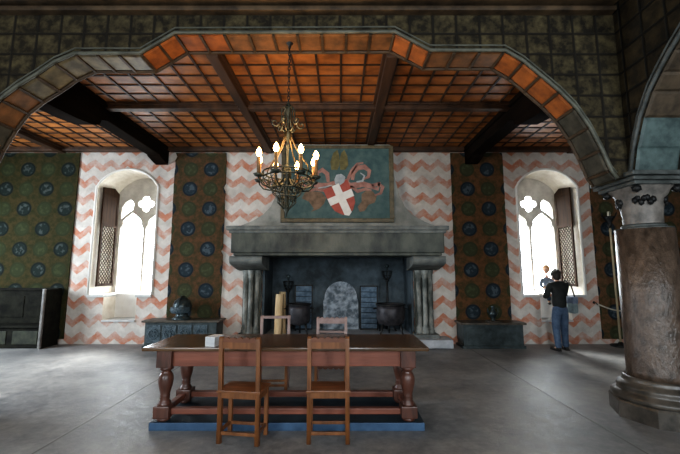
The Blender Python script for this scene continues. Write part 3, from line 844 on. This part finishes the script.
for i in range(8):
    a = 2 * PI * i / 8 + math.radians(33); c, s = math.cos(a), math.sin(a)
    arm = MB().tube([(r * c, r * s, z) for r, z in ((.06, 2.78), (.13, 2.70), (.22, 2.66), (.31, 2.68), (.365, 2.74), (.37, 2.77))], .010, 6).build('arm', M['iron_green'], ch)
    cx, cy = .37 * c, .37 * s
    MB().lathe([(.012, 2.765), (.045, 2.775), (.062, 2.80), (.058, 2.80), (.03, 2.785)], 14, cx, cy).build('drip_pan', M['iron_green'], arm)
    MB().lathe([(.021, 2.785), (.021, 3.01), (.014, 3.015)], 12, cx, cy).build('candle_sleeve', M['candle'], arm)
    MB().lathe([(.012, 3.012), (.027, 3.035), (.033, 3.06), (.027, 3.09), (.013, 3.115), (.003, 3.13)], 12, cx, cy).build('flame_bulb', M['bulb'], arm)

# ------------------------------------------------------------------ blue platform, table
tx0, tx1 = -2.0, .885
TC = (tx0 + tx1) / 2
pl = thing('platform', 'low blue painted platform under the long oak table', 'platform', (TC, 4.36, 0))
MB().box(-1.445, 1.445, -.36, .42, .045, .08, .006).build('deck', M['plat_deck'], pl)
MB().box(-1.445, 1.445, -.365, -.335, .0, .08, .005).build('front_board', M['plat'], pl)
MB().box(-1.445, 1.445, .39, .42, .0, .044, .005).build('rear_board', M['plat'], pl)
for s in (-1, 1): MB().box(s * 1.43 - .015, s * 1.43 + .015, -.334, .389, 0, .044).build('end_board', M['plat'], pl)
tb = thing('refectory_table', 'long reddish oak table with turned legs standing on the blue platform', 'table', (TC - .02, 4.35, .08))
mb = MB().box(-1.52, 1.52, -.42, .42, .735, .775, .012)
mb.build('tabletop', M['table_top'], tb)
LX, LY = 1.31, .27
for y in (-LY, LY): MB().box(-LX + .075, LX - .075, y - .03, y + .03, .555, .735, .006).build('apron', M['table'], tb)
for x in (-LX, LX): MB().box(x - .03, x + .03, -LY + .075, LY - .075, .555, .735, .006).build('apron', M['table'], tb)
for x in (-LX, LX):
    for y in (-LY, LY):
        mb = MB().box(x - .08, x + .08, y - .08, y + .08, .55, .735, .006)
        mb.lathe([(.07, .55), (.075, .53), (.05, .51), (.045, .50), (.062, .48), (.074, .45), (.078, .41), (.072, .36), (.060, .31), (.048, .265), (.052, .255), (.052, .245), (.046, .238), (.055, .225), (.046, .21), (.060, .19), (.068, .17), (.07, .155)][::-1], 24, x, y)
        mb.box(x - .085, x + .085, y - .085, y + .085, .035, .16, .012)
        mb.lathe([(.06, 0), (.07, .012), (.062, .035)], 20, x, y)
        mb.build('leg', M['leg_wood'], tb)
for y in (-LY, LY): MB().box(-LX + .085, LX - .085, y - .035, y + .035, .065, .125, .008).build('stretcher', M['table'], tb)
for x in (-LX, LX): MB().box(x - .035, x + .035, -LY + .085, LY - .085, .065, .125, .008).build('stretcher', M['table'], tb)
# white book lying on the table
bk = thing('book', 'thick white book lying on the left half of the table', 'book', (-1.375, 4.08, .855), math.radians(-14))
MB().box(-.052, .052, -.085, .085, .005, .092).build('pages', M['paper_edge'], bk)
MB().box(-.056, .056, -.09, .09, 0, .005).box(-.056, .056, -.09, .09, .092, .098).box(-.060, -.055, -.09, .09, 0, .098).build('cover', M['paper'], bk)

# ------------------------------------------------------------------ chairs
def chair(label, x, y, rz, rail=.085, pale=False, group='wooden chairs round the long table', W=.405, second=False):
    """front of the chair faces +y in its own frame, the back stands at -y"""
    t = thing('dining_chair', label, 'chair', (x, y, 0), rz, group)
    mw = M['chair']; md = M['chair_dark']; mp = M['chair_pale'] if pale else mw
    hw = W / 2 - .022; H = 1.01
    for s in (-1, 1):
        # rear post, leaning back slightly above the seat
        me = shape([[(-.020, 0), (.020, 0), (.020, .45), (-.005, H - .02), (-.02, H), (-.04, H), (-.045, H - .03), (-.022, .45)]], s * hw - .020, s * hw + .020, 'YZ')
        link('rear_post', me, mp, t)
        MB().box(s * hw - .020, s * hw + .020, .225, .26, 0, .475, .004).build('front_leg', mw, t)
        MB().box(s * hw - .012, s * hw + .012, .02, .23, .09, .12, .003).build('side_stretcher', mw, t)
        MB().box(s * hw - .012, s * hw + .012, .02, .23, .41, .475, .003).build('side_rail', mw, t)
    def wavy(z0, z1, top):
        n = 40; a = -hw + .02; b = hw - .02
        pts = [(a + (b - a) * i / n, (z1 if top else z0) + (1 if top else -1) * (.016) * abs(math.sin(PI * 5 * i / n))) for i in range(n + 1)]
        return ([(b, z0), (a, z0)] + pts) if top else ([(a, z1), (b, z1)][::-1] + pts)
    if pale == 'thin':
        MB().box(-hw + .02, hw - .02, -.040, -.012, H - .045, H - .005, .004).build('top_rail', mp, t)
    else:
        me = shape([wavy(H - .03 - rail, H - .022, True)], -.036, -.008); link('top_rail', me, mp, t)
        me = shape([wavy(H - .052, H - .020, True)], -.040, -.0365); link('carved_crest', me, md, t)
    if second:
        MB().box(-hw + .02, hw - .02, -.026, -.004, H - .22, H - .19, .004).build('mid_rail', mp, t)
    MB().box(-hw - .03, hw + .03, -.035, .285, .475, .498, .006).build('seat', M['chair_seat'], t)
    MB().box(-hw + .02, hw - .02, -.030, -.008, .425, .499, .003).build('rear_seat_rail', mw, t)
    me = shape([wavy(.375, .473, False)], .232, .252); link('front_seat_rail', me, md, t)
    MB().box(-hw + .02, hw - .02, -.011, .011, .08, .11, .003).build('rear_stretcher', mw, t)
    MB().box(-hw + .02, hw - .02, .230, .252, .085, .115, .003).build('front_stretcher', mw, t)
    return t
chair('brown wooden chair at the near side of the table, left one, turned slightly', -.985, 3.70, math.radians(-8), W=.43)
chair('brown wooden chair at the near side of the table, right one, square to it', -.115, 3.715, math.radians(0), W=.42)
chair('wooden chair with thin pale top rail on the far side of the table, left one', -.95, 5.42, PI + math.radians(2), pale='thin', W=.44)
chair('wooden chair with pale pinkish double-railed back on the far side of the table', -.115, 5.24, PI - math.radians(2), pale=True, second=True, W=.44, rail=.06)

# ------------------------------------------------------------------ chests and what stands on them
def chest(label, x0, x1, y0, h, carved):
    w = x1 - x0; d = WY - .05 - y0
    t = thing('chest', label, 'chest', ((x0 + x1) / 2, y0, 0))
    MB().box(-w / 2 + .03, w / 2 - .03, .03, d, .06, h - .045, .008).build('body', M['chest'], t)
    MB().box(-w / 2, w / 2, 0, d + .0, .0, .06, .01).build('plinth', M['chest'], t)
    MB().box(-w / 2 - .03, w / 2 + .03, -.02, d, h - .045, h, .012).build('lid', M['chest_top'], t)
    if carved:
        n = 4
        for i in range(n):
            a = -w / 2 + .08 + (w - .26) * i / n; b = -w / 2 + .08 + (w - .26) * (i + 1) / n - .04
            mb = MB().box(a, b, .012, .032, .12, h - .10, .008)
            cx, cz = (a + b) / 2, (.12 + h - .10) / 2
            mb.tube([(cx + .10 * math.cos(t2), .012, cz + .10 * math.sin(t2)) for t2 in [2 * PI * k / 18 for k in range(18)]], .014, 6, True)
            for k in range(6):
                a2 = 2 * PI * k / 6
                mb.ball((cx + .055 * math.cos(a2), .012, cz + .055 * math.sin(a2)), .022, 1)
            mb.build('carved_panel', M['chest_carved'], t)
    else:
        MB().box(-w / 2 + .10, w / 2 - .10, .018, .032, .14, h - .12, .008).build('front_panel', M['chest'], t)
    return t
chest('low dark blue-green carved chest under the brown hanging left of the fireplace', -4.28, -2.66, 8.02, .60, True)
chest('low plain dark green chest under the red-brown hanging right of the fireplace', 2.66, 4.02, 8.02, .55, False)
hl = thing('helmet', 'dark iron closed helmet standing on the carved chest left of the fireplace', 'helmet', (-3.54, 8.24, .60))
MB().lathe([(.20, 0), (.21, .02), (.15, .06), (.125, .10), (.135, .14)], 24, squash=1.0).build('gorget', M['bronze'], hl)
MB().lathe([(.125, .12), (.175, .17), (.195, .25), (.19, .33), (.155, .41), (.09, .465), (.02, .485)], 24, squash=1.1).build('skull', M['bronze'], hl)
me = shape([[(-.20, .26), (-.22, .34), (-.17, .44), (-.05, .52), (.08, .51), (.18, .42), (.20, .34), (.17, .38), (.08, .46), (-.04, .47), (-.14, .40)]], -.012, .012, 'YZ'); link('comb', me, M['bronze'], hl)
mb = MB()
vs = []; n = 12
for z, r in ((.15, .215), (.22, .25), (.28, .225)):
    vs += [(r * math.sin(-1.2 + 2.4 * i / n), -r * 1.15 * math.cos(-1.2 + 2.4 * i / n), z) for i in range(n + 1)]
mb.quads(vs, [(j * (n + 1) + i, j * (n + 1) + i + 1, (j + 1) * (n + 1) + i + 1, (j + 1) * (n + 1) + i) for j in range(2) for i in range(n)], True).build('visor', M['chest_carved'], hl)
ew = thing('ewer', 'small dark metal ewer on a flat tray on the plain chest right of the fireplace', 'ewer', (3.42, 8.22, .55))
MB().lathe([(.17, 0), (.18, .012), (.16, .02), (.04, .022)], 24).build('tray', M['chest_top'], ew)
MB().lathe([(.06, .022), (.05, .04), (.03, .06), (.065, .11), (.085, .16), (.075, .21), (.035, .26), (.03, .30), (.045, .33), (.035, .34)], 20).build('body', M['bronze'], ew)
MB().tube([(.035, 0, .31), (.10, 0, .29), (.115, 0, .22), (.08, 0, .14)], .009, 6).build('handle', M['bronze'], ew)
MB().tube([(-.07, 0, .17), (-.11, 0, .22), (-.12, 0, .29)], [.02, .014, .010], 8).build('spout', M['bronze'], ew)

# ------------------------------------------------------------------ settles (high-backed benches)
def settle(label, x0, x1, y0, h, end_right=True):
    w = x1 - x0; d = WY - .05 - y0
    t = thing('settle', label, 'bench', (x0, y0, 0))
    MB().box(0.05, w - .05, .0, d - .06, .44, .49, .008).build('seat', M['settle'], t)
    n = max(1, round(w / .8))
    mb = MB().box(.05, w - .05, .05, .08, 0, .44)
    mb.build('seat_front', M['settle'], t)
    for i in range(n):
        a = .05 + (w - .1) * i / n; b = .05 + (w - .1) * (i + 1) / n
        MB().box(a + .07, b - .07, .035, .05, .09, .37, .01).build('front_panel', M['settle_panel'], t)
        MB().box(a + .07, b - .07, d - .075, d - .06, .62, h - .18, .01).build('back_panel', M['settle'], t)
    MB().box(.05, w - .05, d - .06, d - .01, .3, h - .05).build('backrest', M['settle'], t)
    MB().box(.02, w - .02, d - .10, d, h - .06, h, .012).build('top_rail', M['settle'], t)
    for x in (0, w - .05):
        e = MB().box(x, x + .05, .02, d, .0, h - .02, .01).build('end_panel', M['settle'], t)
        MB().box(x - .004, x + .054, -.03, .02, 0, h, .015).build('front_post', M['settle_edge'] if x > 0 and end_right else M['settle'], e)
    return t
settle('long dark oak high-backed bench against the left end of the far wall', -9.3, -6.46, 8.02, 1.28)
settle('dark tall-backed bench against the far wall to the right of the pillar', 7.2, 9.2, 8.0, 1.85, False)

# ------------------------------------------------------------------ tall torch pole and rope by the right hanging
tp = thing('torch_pole', 'tall pale wooden torch pole with an iron cup, standing left of the pillar', 'torch pole', (6.27, 8.30, 0))
MB().lathe([(.20, 0), (.20, .03), (.06, .06), (.03, .10)], 20).build('foot', M['iron'], tp)
MB().lathe([(.022, .08), (.022, 2.55), (.030, 2.60), (.016, 2.68)], 12).build('shaft', M['pole'], tp)
mb = MB().lathe([(.02, 2.66), (.05, 2.72), (.035, 2.78), (.09, 2.86), (.13, 2.93), (.12, 2.93), (.03, 2.88)], 16)
for i in range(6):
    a = 2 * PI * i / 6
    mb.tube([(.10 * math.cos(a), .10 * math.sin(a), 2.88), (.15 * math.cos(a), .15 * math.sin(a), 2.94), (.16 * math.cos(a), .16 * math.sin(a), 3.02)], .008, 5)
mb.build('iron_cup', M['iron'], tp)
MB().lathe([(.035, 2.89), (.033, 3.04), (.01, 3.05)], 12).build('wax_stump', M['wax'], tp)
mb = MB().tube([(5.92 + .775 * t, 8.44 - .0 * t, .92 - .16 * t - .06 * math.sin(PI * t)) for t in [i / 12 for i in range(13)]], .016, 8)
rp = mb.build('barrier_rope', M['rope']); tag(rp, 'pale rope slung low from a hook beside the right window towards the pillar', 'rope')
hk = thing('wall_hook', 'dark iron hook on the wall at the end of the pale rope', 'hook', (5.92, WY, .94))
MB().lathe([(.03, 0), (.03, .01)], 12).build('plate', M['iron'], hk).rotation_euler = (PI / 2, 0, 0)
MB().tube([(0, -.005, .0), (0, -.08, .0), (0, -.12, -.04), (0, -.11, -.01)], .010, 6).build('prong', M['iron'], hk)
hk2 = thing('rope_post', 'low dark post holding the far end of the pale rope behind the pillar', 'post', (6.74, 8.44, 0))
MB().lathe([(.12, 0), (.12, .02), (.025, .05), (.022, .10)], 16).build('foot', M['iron'], hk2)
MB().lathe([(.02, .08), (.02, .78), (.035, .80), (.03, .83), (.01, .85)], 12).build('shaft', M['iron'], hk2)

# ------------------------------------------------------------------ people
def grow(chains, sub=1, extra=None, voxel=None):
    """continuous tapering surface around a jointed skeleton; chains = list of [(pos, radius), ...]; equal positions are shared joints"""
    vid = {}; vs = []; rs = []; es = []
    def vtx(p, r):
        k = tuple(round(c, 4) for c in p)
        if k not in vid: vid[k] = len(vs); vs.append(p); rs.append(r)
        return vid[k]
    for chn in chains:
        ids = [vtx(p, r) for p, r in chn]
        for a, b in zip(ids, ids[1:]): es.append((a, b))
    me = bpy.data.meshes.new('limbs'); me.from_pydata(vs, es, [])
    o = bpy.data.objects.new('limbs', me); C.objects.link(o)
    bpy.context.view_layer.objects.active = o
    md = o.modifiers.new('s', 'SKIN'); md.use_smooth_shade = True; md.branch_smoothing = .4
    sk = me.skin_vertices[0].data
    for i, r in enumerate(rs):
        sk[i].radius = r if isinstance(r, tuple) else (r, r); sk[i].use_root = (i == 0)
    o.modifiers.new('u', 'SUBSURF').levels = sub; o.modifiers['u'].render_levels = sub
    bpy.context.view_layer.update()
    m2 = bpy.data.meshes.new_from_object(o.evaluated_get(bpy.context.evaluated_depsgraph_get()))
    bpy.data.objects.remove(o)
    if extra or voxel:
        mb = MB(); mb.mesh(m2)
        if extra: extra(mb)
        me3 = mb.data('solid')
        o = bpy.data.objects.new('solid', me3); C.objects.link(o)
        r = o.modifiers.new('r', 'REMESH'); r.mode = 'VOXEL'; r.voxel_size = voxel; r.use_smooth_shade = True
        s2 = o.modifiers.new('sm', 'SMOOTH'); s2.iterations = 3; s2.factor = .5
        bpy.context.view_layer.update()
        m2 = bpy.data.meshes.new_from_object(o.evaluated_get(bpy.context.evaluated_depsgraph_get()))
        bpy.data.objects.remove(o)
    for p in m2.polygons: p.use_smooth = True
    m2.materials.clear()
    return m2

def hand(wrist, direc, palm_n, side, k=1):
    """five finger chains from the wrist; direc = along the hand, palm_n = towards the palm, side = towards the thumb"""
    W, D, Nn, S = Vector(wrist), Vector(direc).normalized(), Vector(palm_n).normalized(), Vector(side).normalized()
    chs = []
    pc = W + D * .045 * k
    root = tuple(W)
    mid = tuple(pc)
    chs.append([(root, .024 * k), (mid, (.030 * k, .020 * k))])
    for off, ln in ((.030, .070), (.010, .082), (-.011, .075), (-.030, .058)):
        a = pc + D * .035 * k + S * off * k
        b = a + D * ln * .45 * k + Nn * .012 * k; c = b + D * ln * .32 * k + Nn * .020 * k; d = c + D * ln * .16 * k + Nn * .022 * k
        chs.append([(mid, (.030 * k, .020 * k)), (tuple(a), .0105 * k), (tuple(b), .0095 * k), (tuple(c), .0088 * k), (tuple(d), .0075 * k)])
    a = W + D * .020 * k + S * .030 * k; b = a + D * .035 * k + S * .022 * k + Nn * .01 * k; c = b + D * .028 * k + S * .006 * k + Nn * .012 * k
    chs.append([(mid, (.030 * k, .020 * k)), (tuple(a), .014 * k), (tuple(b), .011 * k), (tuple(c), .009 * k)])
    return chs

def head_extra(c, k, face):
    """head ellipsoid with jaw, nose and ears; face = unit vector (x, y) the face looks along"""
    fx, fy = face; sx, sy = -fy, fx
    def f(mb):
        mb.ball((c[0], c[1], c[2]), .098 * k, 3, (.84, .95, 1.14))
        mb.ball((c[0] + fx * .026 * k, c[1] + fy * .026 * k, c[2] - .055 * k), .066 * k, 2, (.88, .95, 1.0))
        mb.ball((c[0] + fx * .103 * k, c[1] + fy * .103 * k, c[2] - .020 * k), .017 * k, 2, (.85, 1, 1.3))
        for s in (-1, 1): mb.ball((c[0] + sx * s * .088 * k, c[1] + sy * s * .088 * k, c[2] - .008 * k), .022 * k, 2, (.6, .8, 1.35))
    return f
def face_parts(c, k, face, parent):
    fx, fy = face; sx, sy = -fy, fx
    for s in (-1, 1):
        MB().ball((c[0] + fx * .088 * k + sx * s * .032 * k, c[1] + fy * .088 * k + sy * s * .032 * k, c[2] + .008 * k), .010 * k, 2).build('eye', M['eye'], parent)
    p = [(c[0] + fx * (.094 - .008 * abs(q)) * k + sx * q * .022 * k, c[1] + fy * (.094 - .008 * abs(q)) * k + sy * q * .022 * k, c[2] - .058 * k) for q in (-1, -.5, 0, .5, 1)]
    MB().tube(p, .005 * k, 6).build('mouth', M['lip'], parent)

# the man: standing, seen from behind, both arms forward towards the child
PX, PY = 4.70, 7.86
hc = (.0, .06, 1.575)
def arm(s):
    sh_, el, wr = (s * .185, .0, 1.375), (s * .205, .12, 1.11), (s * .09, .34, 1.12)
    return sh_, el, wr
chains = [[((0, 0, .92), (.125, .095)), ((0, 0, 1.06), (.115, .09)), ((0, -.005, 1.22), (.135, .10)), ((0, 0, 1.37), (.12, .085)), ((0, .02, 1.45), .052), ((0, .04, 1.52), .05)]]
for s in (-1, 1):
    sh_, el, wr = arm(s)
    chains.append([((0, 0, 1.37), (.12, .085)), (sh_, .055), (el, .042), (wr, .026)])
    ft = -.01 if s < 0 else .05
    chains.append([((0, 0, .92), (.125, .095)), ((s * .095, 0, .84), .085), ((s * .10, .02 + ft * .3, .48), .058), ((s * .105, ft - .015, .09), .036), ((s * .125, ft + .09, .035), .030)])
    chains += hand(wr, (-s * .35, .9, .1), (-s * .9, -.2, -.2), (0, .1, 1))
body = grow(chains, 1, head_extra(hc, 1, (-.25, .97)), .009)
man = link('person', body, M['skin'], None, (PX, PY, 0), math.radians(6))
tag(man, 'man in black jacket and blue jeans standing back turned at the right window', 'person')
mb = MB()   # hair, short and dark, over the crown and nape
mb.ball((0, .048, 1.600), .108, 3, (.90, .97, 1.05)); mb.ball((0, .012, 1.545), .085, 2, (.92, .75, 1.0))
for i in range(26):
    a = random.uniform(0, 2 * PI); e = random.uniform(.1, 1.3)
    mb.ball((.085 * math.cos(a) * math.cos(e), .045 + .092 * math.sin(a) * math.cos(e) - .01, 1.605 + .095 * math.sin(e)), .026, 1)
hair = mb.data('hair')
# keep hair off the face
bmh = bmesh.new(); bmh.from_mesh(hair)
bmesh.ops.delete(bmh, geom=[v for v in bmh.verts if v.co.y > .115 and v.co.z < 1.64], context='VERTS')
bmh.to_mesh(hair); bmh.free()
link('hair', hair, M['hair_dark'], man)
face_parts(hc, 1, (-.25, .97), man)
jc = [[((0, 0, .84), (.165, .135)), ((0, -.005, 1.02), (.155, .125)), ((0, -.01, 1.20), (.170, .135)), ((0, 0, 1.36), (.145, .108)), ((0, .015, 1.445), (.075, .070))]]
for s in (-1, 1):
    sh_, el, wr = arm(s)
    w2 = tuple(Vector(el).lerp(Vector(wr), .88))
    jc.append([((0, 0, 1.36), (.145, .108)), (tuple(Vector(sh_) - Vector((0, 0, .005))), .082), (el, .064), (w2, .046)])
link('jacket', grow(jc, 2), M['jacket'], man)
tr = [[((0, 0, 1.02), (.138, .108)), ((0, 0, .90), (.150, .120))]]
for s in (-1, 1):
    ft = -.01 if s < 0 else .05
    tr.append([((0, 0, .90), (.150, .120)), ((s * .095, 0, .80), .106), ((s * .10, .02 + ft * .3, .48), .080), ((s * .105, ft - .012, .14), .066), ((s * .105, ft - .012, .045), .070)])
link('jeans', grow(tr, 2), M['jeans'], man)
for s in (-1, 1):
    ft = -.01 if s < 0 else .05
    mb = MB().ball((s * .105, ft - .02, .045), .052, 2, (.9, 1.1, .86)); mb.ball((s * .125, ft + .11, .034), .05, 2, (.9, 1.9, .68)); mb.box(s * .116 - .045, s * .116 + .045, ft - .07, ft + .19, 0, .022, .01)
    mb.build('shoe', M['shoe'], man)
# grey-teal shoulder bag hanging at his right hip
bg = thing('shoulder_bag', 'pale grey-teal shoulder bag hanging at the right side of the man', 'bag', (PX + .33, PY + .08, .76), math.radians(10))
MB().box(-.065, .065, -.10, .10, 0, .36, .05).build('pouch', M['bag'], bg)
MB().box(-.070, .070, -.105, .105, .20, .365, .04).build('flap', M['child_top'], bg)
mb = MB(); mb.tube([(-.02, -.10, .36), (-.10, -.11, .60), (-.17, -.04, .70), (-.12, .08, .60), (-.02, .10, .36)], .014, 6)
mb.build('strap', M['shoe'], bg)

# the child: sitting on the window sill, legs hanging into the niche, facing the room
KX, KY, KZ = 5.19, WY + .58, 1.12
k = .80
chc = (-.02, -.05, .585)
kc = [[((0, 0, .10), (.085, .075)), ((0, -.01, .22), (.080, .065)), ((-.005, -.02, .34), (.085, .06)), ((-.01, -.035, .42), .036), ((-.015, -.045, .48), .038)]]
def karm(s): return (s * .115, -.02, .345), (s * .165, -.06, .20), (s * .11, -.17, .12)
for s in (-1, 1):
    a, b, c = karm(s)
    kc.append([((-.005, -.02, .34), (.085, .06)), (a, .036), (b, .028), (c, .019)])
    kc.append([((0, 0, .10), (.085, .075)), ((s * .065, -.06, .075), .060), ((s * .07, -.30, .07), .044), ((s * .07, -.31, -.19), .030), ((s * .075, -.37, -.23), .024)])
    kc += hand(c, (-s * .3, -.85, -.2), (0, .1, -1), (-s, .2, 0), .68)
kid = link('child', grow(kc, 1, head_extra(chc, .86, (-.45, -.89)), .0075), M['skin'], None, (KX, KY, KZ), math.radians(-14))
kid.name = 'person'
tag(kid, 'fair-haired child in a grey-blue top sitting on the sill of the right window', 'person')
face_parts(chc, .86, (-.45, -.89), kid)
mb = MB(); mb.ball((chc[0] + .010, chc[1] + .018, chc[2] + .024), .092, 3, (.93, .97, 1.05)); mb.ball((chc[0] + .02, chc[1] + .045, chc[2] - .03), .07, 2, (1, .75, 1))
for i in range(18):
    a = random.uniform(0, 2 * PI); e = random.uniform(.2, 1.3)
    mb.ball((chc[0] + .01 + .072 * math.cos(a) * math.cos(e), chc[1] + .02 + .076 * math.sin(a) * math.cos(e), chc[2] + .03 + .085 * math.sin(e)), .02, 1)
link('hair', mb.data('hair'), M['hair_blond'], kid)
jc = [[((0, 0, .075), (.100, .090)), ((0, -.01, .22), (.098, .082)), ((-.005, -.02, .335), (.098, .074)), ((-.01, -.032, .40), .048)]]
for s in (-1, 1):
    a, b, c = karm(s)
    jc.append([((-.005, -.02, .335), (.098, .074)), (a, .050), (b, .042), (tuple(Vector(b).lerp(Vector(c), .85)), .031)])
link('top', grow(jc, 2), M['child_top'], kid)
tr = [[((0, .01, .13), (.098, .088)), ((0, 0, .09), (.100, .085))]]
for s in (-1, 1): tr.append([((0, 0, .09), (.100, .085)), ((s * .065, -.07, .080), .072), ((s * .07, -.295, .074), .058), ((s * .07, -.31, -.02), .052), ((s * .07, -.31, -.17), .046)])
link('jeans', grow(tr, 2), M['jeans'], kid)
for s in (-1, 1):
    MB().ball((s * .075, -.345, -.225), .036, 2, (1, 1.9, .8)).build('shoe', M['shoe'], kid)

# ------------------------------------------------------------------ light
w = bpy.data.worlds.new('sky'); sc.world = w; w.use_nodes = True
nt = w.node_tree; nt.nodes.clear()
o = nd(nt, 'ShaderNodeOutputWorld'); bgn = nd(nt, 'ShaderNodeBackground')
bgn.inputs[0].default_value = (.93, .97, 1, 1); bgn.inputs[1].default_value = 17.0
nt.links.new(bgn.outputs[0], o.inputs[0])
def area(name, loc, aim, sx, sy, e, col=(1, 1, 1), portal=False):
    l = bpy.data.lights.new(name, 'AREA'); l.shape = 'RECTANGLE'; l.size = sx; l.size_y = sy; l.energy = e; l.color = col
    if portal: l.cycles.is_portal = True
    ob = bpy.data.objects.new(name, l); C.objects.link(ob); ob.location = loc
    ob.rotation_euler = (Vector(aim) - Vector(loc)).to_track_quat('-Z', 'Y').to_euler()
    return ob
for N in (NL, NR): area('portal', (N[0], WY + 1.1, 2.4), (N[0], 0, 2.4), 1.5, 2.9, 1, portal=True)
s = bpy.data.lights.new('sun', 'SUN'); s.energy = 8; s.angle = math.radians(20); s.color = (1, .96, .90)
so = bpy.data.objects.new('sun', s); C.objects.link(so)
so.rotation_euler = Vector((.04, -.68, -.58)).to_track_quat('-Z', 'Y').to_euler()
# daylight from the courtyard windows behind the viewer and from the left end of the hall
for x in (-4.5, 0, 4.5): area('courtyard_window_light', (x, YB + .15, 2.7), (x * .8, 8, 1.9), 1.8, 2.6, 210, (.86, .94, 1))
area('left_hall_light', (-9.6, 5.5, 2.3), (-2, 5.0, .4), 2.4, 2.2, 470, (.80, .90, 1))
p = bpy.data.lights.new('chandelier_glow', 'POINT'); p.energy = 55; p.color = (1, .62, .30); p.shadow_soft_size = .3
po = bpy.data.objects.new('chandelier_glow', p); C.objects.link(po); po.location = (-.655, 4.35, 3.25)

# ------------------------------------------------------------------ camera
cd = bpy.data.cameras.new('camera'); cam = bpy.data.objects.new('camera', cd); C.objects.link(cam)
cd.sensor_width = 36; cd.lens = 360 / 680 * 36; cd.clip_start = .05
cam.location = (0, 0, 1.65); cam.rotation_euler = (math.radians(97.1), 0, 0)
sc.camera = cam
sc.view_settings.view_transform = 'Standard'
sc.view_settings.look = 'Medium High Contrast'
sc.view_settings.exposure = 0.22
